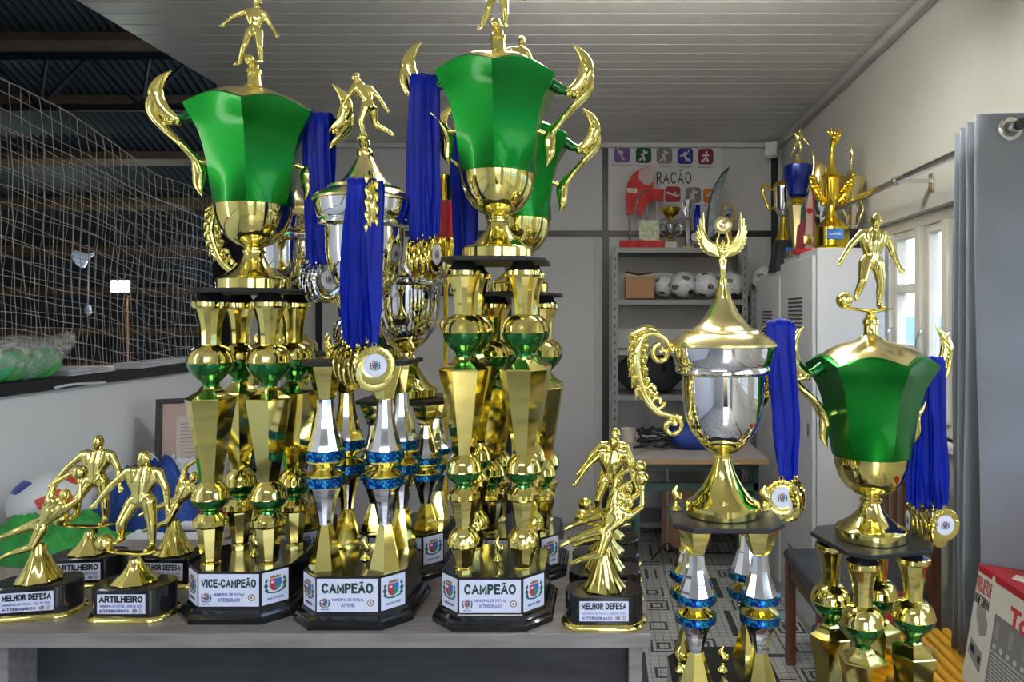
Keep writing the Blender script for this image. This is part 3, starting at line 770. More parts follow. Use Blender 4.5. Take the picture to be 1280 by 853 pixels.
# ---- crest: castle crown, quartered shield, leaf supporters, ribbon
def crest_mesh():
    def f():
        mb = MB(); t = -0.0005
        def poly(p, mi, o=0.0): mb.prism(p, t, mi, 'xz', o)
        poly([(-0.30, 0.28), (0.0, 0.28), (0.0, -0.38), (-0.18, -0.30), (-0.30, -0.12)], 0)
        poly([(0.0, 0.28), (0.30, 0.28), (0.30, -0.12), (0.18, -0.30), (0.0, -0.38)], 1)
        poly([(0.04, -0.05), (0.28, -0.05), (0.28, -0.12), (0.17, -0.28), (0.04, -0.34)], 2, -0.0006)
        poly([(-0.22, 0.18), (-0.08, 0.18), (-0.08, 0.06), (-0.22, 0.06)], 5, -0.0006)
        poly([(-0.26, 0.32), (-0.24, 0.46), (-0.15, 0.40), (-0.12, 0.50), (0.0, 0.42), (0.12, 0.50), (0.15, 0.40), (0.24, 0.46), (0.26, 0.32)], 4)
        for s in (-1, 1):
            poly([(s * 0.33, -0.30), (s * 0.42, -0.18), (s * 0.36, -0.02), (s * 0.46, 0.10), (s * 0.38, 0.22), (s * 0.42, 0.36), (s * 0.52, 0.26), (s * 0.50, 0.12), (s * 0.58, -0.04), (s * 0.50, -0.14), (s * 0.54, -0.30), (s * 0.42, -0.38)], 3)
        poly([(-0.44, -0.34), (0, -0.44), (0.44, -0.34), (0.42, -0.42), (0, -0.52), (-0.42, -0.42)], 3)
        return mb.mesh('crest', ['crest_red', 'crest_blue', 'crest_green', 'crest_leaf', 'crest_brown', 'label_white'])
    return cached('crest', f)

BASE_H = 0.095
def base_mesh():
    def f():
        mb = MB(); q = lambda a, z: octa(a, 0.040 * a / 0.1, z)
        mb.loft([q(0.116, 0.0), q(0.117, 0.010), q(0.113, 0.013), q(0.111, 0.018), q(0.104, 0.022), q(0.102, 0.026), q(0.100, 0.028), q(0.100, 0.0935), q(0.0985, BASE_H)])
        return mb.mesh('base', 'black', 30)
    return cached('base', f)
def plaque_panel(w, h):
    def f():
        mb = MB(); mb.box((0, 0, 0), (w, 0.0012, h)); return mb.mesh('plaque', 'label_white')
    return cached(('plq', w, h), f)
def medallion_mesh():
    def f():
        mb = MB(); mb.lathe([(1, 0), (1, 0.05), (0.72, 0.05)], 20, mi=0); mb.lathe([(0.70, 0.02), (0.70, 0.06)], 20, mi=1); mb.box((0, 0, 0.07), (0.5, 0.7, 0.02), 0)
        return mb.mesh('medallion', ['crest_brown', 'label_white'])
    return cached('medallion', f)

def add_base(t, title, sub2):
    b = put('base', base_mesh(), t)
    p = put('plaque', plaque_panel(0.116, 0.062), t, (0, -0.1006, 0.060))
    if not title: return finish_base(t, b)
    put('title_lettering', bold_text(title, 0.098 if len(title) < 9 else 0.106, 0.0195 if len(title) < 9 else 0.0165, 'ink_green'), p, (0, -0.0007, 0.0135))
    put('lettering', bold_text('MUNICIPAL DE FUTSAL', 0.060, 0.0055, 'ink_violet', 0.16, 0.30), p, (0.001, -0.0007, -0.008))
    put('lettering', bold_text(sub2, 0.042 if len(sub2) > 8 else 0.026, 0.007, 'ink_violet', 0.17, 0.28), p, (0.001, -0.0007, -0.0185))
    put('crest', crest_mesh(), p, (-0.043, -0.0007, -0.014), scale=(0.018, 1, 0.018))
    put('lettering', bold_text('EDIÇÃO 2025', 0.014, 0.0022, 'ink_navy', 0.16), p, (-0.043, -0.0007, -0.0265))
    put('medallion', medallion_mesh(), p, (0.044, -0.0007, -0.014), (R(90), 0, 0), scale=(0.0068,) * 3)
    return finish_base(t, b)
def finish_base(t, b):
    for s in (-1, 1):
        pp = put('plaque', plaque_panel(0.050, 0.062), t, (s * (0.08 + 0.0006), -(0.08 + 0.0006), 0.060), (0, 0, s * R(45)))
        put('crest', crest_mesh(), pp, (0, -0.0007, 0.006), scale=(0.038, 1, 0.036))
        put('lettering', bold_text('EDIÇÃO 2025', 0.030, 0.0042, 'ink_navy', 0.16), pp, (0, -0.0007, -0.021))
    return b

# ---- columns. (z measured down from the plate)
def seg_mesh(key, m, fn, smooth=40):
    def f():
        mb = MB(); fn(mb); return mb.mesh(key[0], m, smooth)
    return cached(('seg',) + key, f)

def green_column(t, L, kind, x, y, ph):
    """kind 1: one lower facet, kind 2: two lower facets, kind 0: ends under the long facet; every turned piece is a sub-part"""
    zt, zb = -0.191, -0.374                                     # measured down from the plate
    col = put('column', seg_mesh(('column', ph), 'gold', lambda mb: mb.lathe([(0.0175, zt + 0.006), (0.024, zt - 0.004), (0.046, zt - 0.0165), (0.0475, zt - 0.019), (0.0205, zb + 0.002), (0.0195, zb)], 6, ph=ph), 28), t, (x, y, BASE_H + L))
    def sub(name, key, prof, n, z=0.0, m='gold', sm=28, rf=None):
        return put(name, seg_mesh((name, key), m, lambda mb: mb.lathe(prof, n, rf=rf), sm), col, (0, 0, z))
    sub('cap', 0, [(0.030, -0.018), (0.031, -0.016), (0.022, -0.006), (0.021, 0)], 20, m='black', sm=40)
    sub('rim_band', 0, [(0.030, -0.030), (0.0325, -0.026), (0.0325, -0.018), (0.031, -0.016)], 36, rf=gad(12, 0.05, 90))
    sub('flared_cup', 0, [(0.0185, -0.103), (0.0185, -0.088), (0.021, -0.060), (0.0255, -0.042), (0.030, -0.028)], 12)
    sub('dome', 0, [(0.0425, -0.139), (0.044, -0.137), (0.0425, -0.134), (0.041, -0.126), (0.036, -0.115), (0.028, -0.107), (0.018, -0.102)], 16)
    sub('green_bowl', 0, [(0.013, -0.206), (0.0295, -0.206), (0.0175, -0.190), (0.0150, -0.183), (0.0165, -0.177), (0.027, -0.167), (0.037, -0.155), (0.0415, -0.144), (0.0425, -0.138)], 20, m='green_gloss', sm=35)
    if kind == 0:
        sub('foot', L, [(0.026, -L), (0.026, -L + 0.006), (0.0195, -L + 0.01), (0.0195, zb)], 6)
        return col
    sub('dome', 1, [(0.0345, -0.034), (0.036, -0.032), (0.0345, -0.029), (0.033, -0.020), (0.028, -0.009), (0.019, 0.0), (0.017, 0.002)], 16, zb)
    sub('green_bowl', 1, [(0.0205, -0.071), (0.0165, -0.062), (0.0150, -0.059), (0.018, -0.056), (0.029, -0.047), (0.0335, -0.038), (0.0345, -0.033)], 20, zb, 'green_gloss', 35)
    z2 = zb - 0.072
    sub('collar', 1, [(0.020, 0.010), (0.027, 0.002), (0.030, -0.002)], 12, z2)
    sub('rim_band', 1, [(0.028, -0.016), (0.031, -0.013), (0.031, -0.004), (0.029, -0.001)], 36, z2, rf=gad(14, 0.045, 120))
    if kind == 2:
        z3 = z2 - 0.071
        sub('facet', 2, [(0.016, -0.071), (0.017, -0.067), (0.026, -0.018), (0.029, -0.014)], 8, z2)
        sub('dome', 2, [(0.030, -0.020), (0.029, -0.014), (0.022, -0.004), (0.016, 0.002)], 16, z3)
        sub('rim_band', 2, [(0.027, -0.036), (0.030, -0.033), (0.030, -0.024), (0.028, -0.019)], 36, z3, rf=gad(14, 0.045, 120))
        sub('foot', (L, 2), [(0.019, -L), (0.019, -L + 0.004), (0.015, -L + 0.006), (0.016, -L + 0.010), (0.025, z3 - 0.038), (0.028, z3 - 0.034)], 8)
    else:
        sub('foot', (L, 1), [(0.019, -L), (0.019, -L + 0.004), (0.016, -L + 0.006), (0.018, -L + 0.012), (0.026, z2 - 0.018), (0.029, z2 - 0.014)], 8)
    return col

def silver_column(t, L, x, y, ph):
    k = L / 0.400
    col = put('column', seg_mesh(('column_s', L, ph), 'silver', lambda mb: mb.lathe([(0.034, -0.166 * k), (0.0335, -0.163 * k), (0.027, -0.140 * k), (0.0205, -0.115 * k), (0.0165, -0.090 * k), (0.0155, -0.066 * k)], 12), 25), t, (x, y, BASE_H + L))
    def sub(name, key, prof, n, z=0.0, m='gold', sm=25, rf=None, p=0.0):
        return put(name, seg_mesh((name, key, L, p), m, lambda mb: mb.lathe([(r, zz * k) for r, zz in prof], n, ph=p, rf=rf), sm), col, (0, 0, z * k))
    sub('vase', 's', [(0.016, -0.066), (0.018, -0.064), (0.0345, -0.004), (0.0345, 0.0)], 6, p=ph)
    sub('waist', 's', [(0.034, -0.217), (0.034, -0.213), (0.018, -0.203), (0.018, -0.199), (0.034, -0.188), (0.034, -0.184)], 12)
    sub('silver_section', 's', [(0.0135, -0.311), (0.0145, -0.300), (0.022, -0.262), (0.030, -0.240), (0.0325, -0.235)], 12, m='silver')
    sub('foot', 's', [(0.031, -0.400), (0.031, -0.390), (0.0125, -0.311), (0.011, -0.310)], 6, p=ph)
    for a in (0.164, 0.215):
        sub('blue_band', 's', [(0.033, 0), (0.0365, -0.002), (0.0365, -0.019), (0.033, -0.021)], 40, -a, 'blue_foil', 50, gad(16, 0.03, 160))
    return col

def plate_mesh(m='black_matte'):
    def f():
        mb = MB(); mb.loft([octa(0.100, 0.034, 0.0), octa(0.101, 0.034, 0.002), octa(0.101, 0.034, 0.007), octa(0.100, 0.034, 0.009)]); return mb.mesh('plate', m)
    return cached(('plate', m), f)

# ---- handles (made for the right-hand side, x outwards)
def wing_handle_mesh():
    def f():
        mb = MB()
        mb.tube([(0.136, 0, 0.344), (0.150, 0, 0.346), (0.170, 0, 0.364), (0.180, 0, 0.392), (0.172, 0, 0.418), (0.152, 0, 0.440)], [0.008, 0.010, 0.014, 0.0155, 0.010, 0.0008], 10, sub=7, ratio=0.6)
        mb.tube([(0.178, 0, 0.400), (0.186, 0.003, 0.372), (0.182, 0.002, 0.346), (0.158, -0.003, 0.316), (0.132, 0.003, 0.290), (0.110, -0.002, 0.262), (0.100, 0, 0.236)], [0.007, 0.011, 0.012, 0.0125, 0.0115, 0.012, 0.008], 10, sub=7, ratio=0.6, twist=2.6)
        mb.tube([(0.112, 0, 0.274), (0.103, -0.004, 0.245), (0.104, -0.006, 0.215), (0.098, -0.002, 0.190)], [0.006, 0.014, 0.011, 0.0008], 10, sub=7, ratio=0.5)
        mb.tube([(0.080, 0, 0.262), (0.094, 0, 0.258), (0.106, 0, 0.262)], [0.006, 0.005, 0.006], 8, sub=4)
        for k in range(4): mb.sphere((0.142 + 0.006 * k, -0.004 + 0.003 * (k % 2), 0.337 + 0.004 * (k % 2)), 0.0075, 8, 6)
        mb.tube([(0.150, 0, 0.336), (0.163, 0, 0.334), (0.170, 0, 0.342)], [0.006, 0.006, 0.001], 8, sub=4)
        for k in range(5):
            z = 0.352 + 0.012 * k
            mb.tube([(0.170 + 0.003 * k, -0.004, z), (0.180 - 0.001 * k, -0.008, z + 0.006), (0.176 - 0.003 * k, -0.006, z + 0.018)], [0.002, 0.003, 0.0005], 6, sub=3)
        return mb.mesh('handle', 'gold', 60)
    return cached('wing_handle', f)
def sleeve_mesh():
    def f():
        mb = MB(); mb.tube([(0.094, 0, 0.362), (0.112, 0, 0.356), (0.126, 0, 0.348), (0.138, 0, 0.345)], [0.010, 0.013, 0.011, 0.008], 12, sub=4); return mb.mesh('sleeve', 'green_gloss', 60)
    return cached('sleeve', f)
def scroll_pts(c, r0, r1, a0, turns, n=14):
    return [(c[0] + (r0 + (r1 - r0) * i / n) * cos(a0 + turns * 2 * pi * i / n), c[1], c[2] + (r0 + (r1 - r0) * i / n) * sin(a0 + turns * 2 * pi * i / n)) for i in range(n + 1)]
def scroll_handle_mesh():
    def f():
        mb = MB()
        mb.tube([(0.088, 0, 0.308), (0.100, 0, 0.312), (0.112, 0, 0.332), (0.132, 0, 0.343), (0.154, 0, 0.336), (0.166, 0, 0.312), (0.168, 0, 0.282), (0.160, 0, 0.250), (0.146, 0, 0.218), (0.126, 0, 0.196), (0.104, 0, 0.188), (0.080, 0, 0.182)],
                [0.007, 0.006, 0.006, 0.007, 0.009, 0.013, 0.014, 0.012, 0.009, 0.007, 0.006, 0.006], 10, sub=5, ratio=0.8)
        mb.tube([(0.120, 0, 0.342), (0.145, 0, 0.352), (0.172, 0, 0.342), (0.182, 0, 0.336)], [0.004, 0.008, 0.005, 0.0006], 8, sub=5, ratio=0.6)
        mb.tube(scroll_pts((0.118, 0, 0.304), 0.020, 0.005, 1.4, -1.1), [0.006, 0.005, 0.007], 8)
        mb.tube(scroll_pts((0.098, 0, 0.168), 0.021, 0.006, 1.9, 1.15), [0.005, 0.005, 0.007], 8)
        mb.tube(scroll_pts((0.137, 0, 0.238), 0.013, 0.004, 3.6, 1.0), [0.004, 0.004, 0.006], 8)
        mb.tube(scroll_pts((0.126, 0, 0.214), 0.015, 0.004, 3.2, 1.1), [0.004, 0.004, 0.006], 8)
        rn = random.Random(2)
        for k in range(11):                                     # acanthus lobes along the outer curve
            a = k / 10; z = 0.335 - 0.11 * a; x = 0.165 + 0.008 * sin(a * pi) - 0.012 * a
            s = 1 if k % 2 else -1
            mb.tube([(x - 0.004, s * 0.004, z), (x + 0.008, s * 0.008, z + 0.004), (x + 0.013, s * 0.009, z - 0.008)], [0.004, 0.0065, 0.001], 7, sub=3)
            mb.tube([(x - 0.010, s * 0.005, z), (x - 0.018, s * 0.009, z - 0.004), (x - 0.017, s * 0.009, z - 0.014)], [0.004, 0.006, 0.001], 7, sub=3)
        return mb.mesh('handle', 'gold', 60)
    return cached('scroll_handle', f)

# ---- cups
class put_group:
    '''places cup pieces on trophy t, all turned by the same angle about its axis'''
    def __init__(s, t, rz): s.t, s.rz = t, rz
_put = put
def put(name, mesh, parent=None, loc=(0, 0, 0), rot=(0, 0, 0), scale=(1, 1, 1), bevel=0.0, kind=None):
    if isinstance(parent, put_group):
        m = Matrix.Rotation(parent.rz, 3, 'Z')
        return _put(name, mesh, parent.t, m @ Vector(loc), (rot[0], rot[1], rot[2] + parent.rz), scale, bevel, kind)
    return _put(name, mesh, parent, loc, rot, scale, bevel, kind)
def hexr(a):                       # distance to a hexagon side, corner on the camera axis
    b = (a + pi / 2) % (pi / 3) - pi / 6
    return cos(pi / 6) / cos(b)
def lobe(a):
    b = (a + pi / 2) % (pi / 3)
    return abs(sin(b * 3))
GQ = 0.90
def green_cup(t, z0, fig, figH, rot_fig=0.0, mirror=False, crot=0.0):
    top = t; t = put_group(t, crot)
    q = put('cup_foot', seg_mesh(('cup_foot', 'g'), 'gold', lambda mb: mb.lathe([(0.069, 0), (0.071, 0.002), (0.071, 0.020), (0.068, 0.024), (0.058, 0.028), (0.040, 0.042), (0.027, 0.056), (0.0205, 0.070), (0.0195, 0.074), (0.0225, 0.076), (0.0225, 0.080), (0.018, 0.083), (0.018, 0.088)], 40), 35), t, (0, 0, z0))
    put('cup_bowl', seg_mesh(('cup_bowl', 'g'), 'gold', lambda mb: mb.lathe([(0.018, 0.086), (0.024, 0.090), (0.034, 0.094), (0.050, 0.106), (0.064, 0.126), (0.072, 0.150), (0.0745, 0.172), (0.0745, 0.178)], 40), 35), t, (0, 0, z0))
    def body(mb):
        P = [(0.0750, 0.172), (0.0775, 0.172), (0.0785, 0.180), (0.081, 0.215), (0.085, 0.255), (0.092, 0.295), (0.101, 0.330), (0.113, 0.360), (0.122, 0.376), (0.1255, 0.388), (0.120, 0.392), (0.106, 0.392)]
        def rf(a, r, z):
            w = min(1, max(0, (z - 0.172) / 0.05)); h = hexr(a); k = h * w * 1.06 + (1 - w) * 1.0
            zz = z
            if z > 0.34: zz = z + 0.018 * lobe(a) * (z - 0.34) / 0.05 - 0.006
            return r * k, 0.172 + (zz - 0.172) * GQ
        mb.lathe(P, 96, rf=rf, cap0=False, cap1=False)
    put('cup_body', seg_mesh(('cup_body', 'g'), 'green', body, 24), t, (0, 0, z0))
    def lid(mb):
        def rf(a, r, z):
            w = min(1, max(0, (r - 0.03) / 0.06)); return r * (1 - w + w * hexr(a) * 1.06), z + 0.014 * lobe(a) * w
        mb.lathe([(0.115, 0.350), (0.116, 0.362), (0.098, 0.378), (0.074, 0.391), (0.050, 0.402), (0.030, 0.411), (0.018, 0.420), (0.013, 0.426)], 96, rf=rf)
    ld = put('lid', seg_mesh(('lid', 'g'), 'gold_satin', lid, 35), t, (0, 0, z0))
    def ped(mb):
        mb.lathe([(0.019, 0.424), (0.017, 0.430), (0.0145, 0.434), (0.0145, 0.452), (0.017, 0.454), (0.016, 0.462), (0.011, 0.466), (0.011, 0.472)], 20)
        for k in range(5): mb.sphere((0.016 * cos(k * 1.26), 0.016 * sin(k * 1.26), 0.424), 0.006, 8, 6)
    pd = put('pedestal', seg_mesh(('pedestal', 'g'), 'gold', ped, 40), t, (0, 0, z0 - 0.008))
    fg = put('figure', figure_mesh(fig), t, (0.0, 0, z0 + 0.464 - (0.0 if fig != 'stand' else -0.012)), (0, 0, rot_fig), ((-1 if mirror else 1) * figH, figH, figH))
    if fig == 'stand':
        put('ball', ball_mesh(), fg, (-0.31, -0.06, 0.09), scale=(0.085,) * 3)
        put('figure_slab', seg_mesh(('figure_slab', 0), 'gold', slab_shape, 50), fg)
    else:
        put('ball', ball_mesh(), fg, (-0.02 if fig == 'kick' else 0.0, -0.10, 0.055), scale=(0.075,) * 3)
    for s in (1, -1):
        h = put('handle', wing_handle_mesh(), t, (0, 0, z0), (0, 0, 0 if s > 0 else pi))
        put('sleeve', sleeve_mesh(), h)

def slab_shape(mb):
    mb.tube([(-0.36, -0.05, 0.02), (-0.20, -0.04, 0.0), (0.0, -0.02, -0.02), (0.14, -0.02, -0.005), (0.23, -0.02, 0.005)], [0.02, 0.06, 0.075, 0.06, 0.015], 12, sub=4, ratio=0.3, up=(0, 0, 1))
    mb.lathe([(0.03, -0.10), (0.035, -0.06), (0.05, -0.03), (0.04, -0.01)], 14)
def silver_cup(t, z0, finial='run', figH=0.15, hrot=0.0, hrot2=None):
    foot = lambda mb: mb.lathe([(0.068, 0), (0.070, 0.002), (0.070, 0.020), (0.067, 0.024), (0.054, 0.032), (0.038, 0.052), (0.024, 0.078), (0.017, 0.098), (0.015, 0.106), (0.018, 0.108), (0.018, 0.112), (0.015, 0.115)], 40)
    put('cup_foot', seg_mesh(('cup_foot', 's'), 'gold', foot, 35), t, (0, 0, z0))
    put('cup_calyx', seg_mesh(('cup_calyx', 's'), 'gold', lambda mb: mb.lathe([(0.015, 0.112), (0.024, 0.117), (0.036, 0.126), (0.048, 0.138), (0.050, 0.142), (0.047, 0.142)], 40), 35), t, (0, 0, z0))
    put('cup_body', seg_mesh(('cup_body', 's'), 'silver', lambda mb: mb.lathe([(0.030, 0.125), (0.046, 0.138), (0.061, 0.156), (0.071, 0.182), (0.0765, 0.215), (0.078, 0.264), (0.0865, 0.267), (0.0905, 0.271), (0.0905, 0.277), (0.088, 0.281), (0.092, 0.285), (0.0955, 0.300), (0.0985, 0.318), (0.090, 0.319)], 48), 35), t, (0, 0, z0))
    if finial == 'open':
        put('cup_liner', seg_mesh(('cup_liner', 's'), 'silver', lambda mb: mb.lathe([(0.092, 0.3185), (0.080, 0.27), (0.070, 0.20), (0.03, 0.15)], 40), 35), t, (0, 0, z0))
    else: put('lid', seg_mesh(('lid', 's'), 'gold_satin', lambda mb: mb.lathe([(0.098, 0.317), (0.1015, 0.319), (0.1015, 0.323), (0.095, 0.330), (0.084, 0.338), (0.073, 0.343), (0.072, 0.348), (0.060, 0.350), (0.044, 0.362), (0.031, 0.380), (0.021, 0.400), (0.013, 0.414), (0.0125, 0.420)], 48), 35), t, (0, 0, z0))
    zt = z0 + 0.418
    if finial == 'run':
        put('pedestal', seg_mesh(('pedestal', 's'), 'gold', lambda mb: mb.lathe([(0.015, -0.006), (0.017, 0.0), (0.014, 0.008), (0.009, 0.012), (0.012, 0.018), (0.010, 0.026)], 18), 40), t, (0, 0, zt))
        fg = put('figure', figure_mesh('run'), t, (-0.004, 0, zt + 0.024), (0, 0, 0), (figH,) * 3)
        put('ball', ball_mesh(), fg, (0.02, -0.06, 0.05), scale=(0.07,) * 3)
    elif finial == 'victory':
        put('pedestal', seg_mesh(('pedestal', 'v'), 'gold', lambda mb: mb.lathe([(0.016, -0.008), (0.014, 0.0), (0.010, 0.012), (0.0075, 0.028), (0.009, 0.030)], 18), 40), t, (0, 0, zt))
        fg = put('figure', figure_mesh('arms'), t, (0, 0, zt + 0.026), scale=(0.086,) * 3)
        d = put('disc', seg_mesh(('disc', 'v'), 'gold_satin', lambda mb: mb.lathe([(0.011, -0.004), (0.013, -0.006), (0.0165, -0.004), (0.017, 0.0), (0.0165, 0.004), (0.013, 0.006), (0.011, 0.004), (0.004, 0.0045), (0.002, 0.006)], 28), 35), t, (0, -0.002, zt + 0.026 + 0.104), (R(90), 0, 0))
        def wing(mb):
            for k in range(8):
                a = 0.34 + 0.13 * k; L = 0.088 - 0.008 * k
                mb.tube([(0.005, 0.007, 0.060 - 0.002 * k), (0.010 + L * 0.42 * sin(a + 0.35), 0.011, 0.050 + L * 0.40 * cos(a)), (0.008 + L * sin(a) * 0.95, 0.011, 0.046 + L * cos(a) * 1.02)], [0.003, 0.0070, 0.001], 8, sub=4, ratio=0.35)
        for s in (1, -1):
            put('wing', seg_mesh(('wing', 'v'), 'gold', wing, 60), t, (0, 0, zt + 0.026), scale=(s, 1, 1))
    for s in (1, -1):
        put('handle', scroll_handle_mesh(), t, (0, 0, z0), (0, 0, (hrot if (s < 0 or hrot2 is None) else hrot2) + (0 if s > 0 else pi)))

def leaf_finial(t, x, y, z):
    def f(mb):
        mb.lathe([(0.010, 0.0), (0.008, 0.004), (0.004, 0.008), (0.004, 0.013)], 12)
        mb.tube([(0, 0, 0.012), (0.003, 0, 0.022), (-0.003, 0, 0.034), (0.002, 0, 0.046)], [0.003, 0.008, 0.006, 0.001], 8, sub=4, ratio=0.5)
        mb.tube([(0, 0, 0.014), (0.008, 0, 0.022), (0.010, 0, 0.032)], [0.002, 0.004, 0.0006], 6, sub=4)
    put('leaf_ornament', seg_mesh(('leaf_ornament', 0), 'gold', f, 50), t, (x, y, z))

CO = 0.058
def big_trophy(name, label, loc, z_bottom, kind, L, title, sub2, rz=0.0, fig='kick', figH=0.138, mirror=False, hrot=0.0, rot_fig=0.0, crot=0.0, hrot2=None):
    t = tag(empty(name, (loc[0], loc[1], z_bottom), rz), label, 'trophy', 'tall column trophies')
    add_base(t, title, sub2)
    for i, (sx, sy) in enumerate(((-1, -1), (1, -1), (-1, 1), (1, 1))):
        if kind[0] == 'g': green_column(t, L, int(kind[1]), sx * CO, sy * CO, (0.25 if (sx * sy) > 0 else -0.12))
        else: silver_column(t, L, sx * CO, sy * CO, (0.2 if sx * sy > 0 else -0.3))
    zp = BASE_H + L
    put('plate', plate_mesh(), t, (0, 0, zp))
    if kind[0] == 'g':
        green_cup(t, zp + 0.009, fig, figH, rot_fig, mirror, crot)
        leaf_finial(t, 0, 0.0, BASE_H)
    else:
        silver_cup(t, zp + 0.009, fig, figH, hrot, hrot2)
        for (x, y) in ((-0.086, 0.03), (0.086, 0.03)): leaf_finial(t, x, y, zp + 0.009)
        leaf_finial(t, 0, -0.0, BASE_H); leaf_finial(t, -0.082, 0.0, BASE_H)
    return t

T_A = big_trophy('tall_trophy', 'tall green cup trophy with VICE-CAMPEÃO plaque at the left of the desk front row', (-0.724, 1.49), DT, 'g1', 0.540, 'VICE-CAMPEÃO', 'INTERIORANO', crot=R(16), rot_fig=R(-16))
T_B = big_trophy('tall_trophy', 'silver and gold CAMPEÃO JUVENIL trophy with gold medals hung across its cup', (-0.486, 1.465), DT, 's', 0.398, 'CAMPEÃO', 'JUVENIL', fig='run', figH=0.140, hrot=R(-68))
T_C = big_trophy('tall_trophy', 'tallest green cup trophy with CAMPEÃO INTERIORANO plaque in the middle', (-0.215, 1.46), DT, 'g2', 0.600, 'CAMPEÃO', 'INTERIORANO', figH=0.150, crot=R(3))
T_A2 = big_trophy('tall_trophy', 'silver and gold trophy half hidden behind the VICE-CAMPEÃO green trophy', (-0.765, 1.735), DT, 's', 0.398, 'VICE-CAMPEÃO', 'JUVENIL', fig='run', figH=0.14, hrot=R(10))
T_B2 = big_trophy('tall_trophy', 'short open silver cup trophy behind the CAMPEÃO JUVENIL trophy', (-0.468, 1.715), DT, 's', 0.292, '', 'JUVENIL', fig='open', hrot=R(20))
T_C2 = big_trophy('tall_trophy', 'green cup trophy with VICE-CAMPEÃO plaque standing behind the tallest one', (-0.202, 1.70), DT, 'g1', 0.540, 'VICE-CAMPEÃO', 'INTERIORANO', crot=R(4))
R1Z, R2Z = 0.580, 0.379
T_R1 = big_trophy('tall_trophy', 'silver cup trophy with winged victory on its lid, right of the desk', (0.226, 1.37), R1Z, 's', 0.290, '', 'JUVENIL', fig='victory', hrot=R(6), hrot2=R(42))
T_R2 = big_trophy('tall_trophy', 'green cup trophy topped by a footballer, nearest the window', (0.556, 1.50), R2Z, 'g0', 0.405, '', 'INTERIORANO', rz=R(14), fig='stand', figH=0.200, rot_fig=R(-8), crot=R(-2))

# ================================================================== DESKS
def board(parent, name, a, b, m, bevel=0.002):
    c = Vector([(a[i] + b[i]) / 2 for i in range(3)]); mb = MB(); mb.box((0, 0, 0), [abs(b[i] - a[i]) for i in range(3)])
    return put(name, mb.mesh(name, m), parent, c - (parent.location if parent else Vector()), bevel=bevel)
dk = tag(empty('desk', (-0.6, 1.6, 0)), 'grey wood desk carrying the row of trophies', 'desk')
board(dk, 'desktop', (-1.32, 1.335, DT - 0.027), (0.087, 1.90, DT), 'desk_wood')
board(dk, 'side_panel', (0.047, 1.37, 0.0), (0.073, 1.82, DT - 0.027), 'desk_wood')
board(dk, 'side_panel', (-1.16, 1.37, 0.0), (-1.135, 1.82, DT - 0.027), 'desk_wood')
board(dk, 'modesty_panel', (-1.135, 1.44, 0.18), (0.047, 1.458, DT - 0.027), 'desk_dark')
DS = 0.68
d2 = tag(empty('side_desk', (-1.5, 2.5, 0)), 'second desk along the half wall heaped with cloths and papers', 'desk')
board(d2, 'desktop', (-1.86, 1.91, DS - 0.03), (-1.19, 3.15, DS), 'desk_light')
board(d2, 'side_panel', (-1.84, 3.10, 0), (-1.21, 3.125, DS - 0.03), 'desk_light')
board(d2, 'side_panel', (-1.84, 1.93, 0), (-1.21, 1.955, DS - 0.03), 'desk_light')

# ================================================================== SMALL FIGURE TROPHIES
def rounded_plan(w, d, z, n=5):
    """flat front and back, rounded ends"""
    pts = []
    r = d / 2
    for cx, a0 in ((w / 2 - r * 0.75, -pi / 2), (-(w / 2 - r * 0.75), pi / 2)):
        for i in range(n * 2 + 1):
            a = a0 + pi * i / (n * 2)
            pts.append((cx + r * 0.75 * cos(a), r * sin(a), z))
    return pts
def small_base_mesh():
    def f():
        mb = MB(); mb.loft([rounded_plan(0.150, 0.084, z) for z in (0.010, 0.061)] + [rounded_plan(0.146, 0.080, 0.064)]); return mb.mesh('base', 'black', 30)
    return cached('small_base', f)
def small_rim_mesh():
    def f():
        mb = MB(); mb.loft([rounded_plan(0.166, 0.100, 0.0), rounded_plan(0.168, 0.102, 0.003), rounded_plan(0.166, 0.100, 0.006), rounded_plan(0.154, 0.088, 0.011)]); return mb.mesh('gold_rim', 'gold', 40)
    return cached('small_rim', f)
def bell_mesh(h, key):
    def f():
        mb = MB()
        mb.lathe([(0.038, 0), (0.040, 0.003), (0.035, 0.009), (0.025, h * 0.36), (0.017, h * 0.62), (0.0115, h * 0.84), (0.010, h)], 40, rf=gad(8, 0.06, 20))
        return mb.mesh('pedestal', 'gold', 50)
    return cached(('bell', key), f)
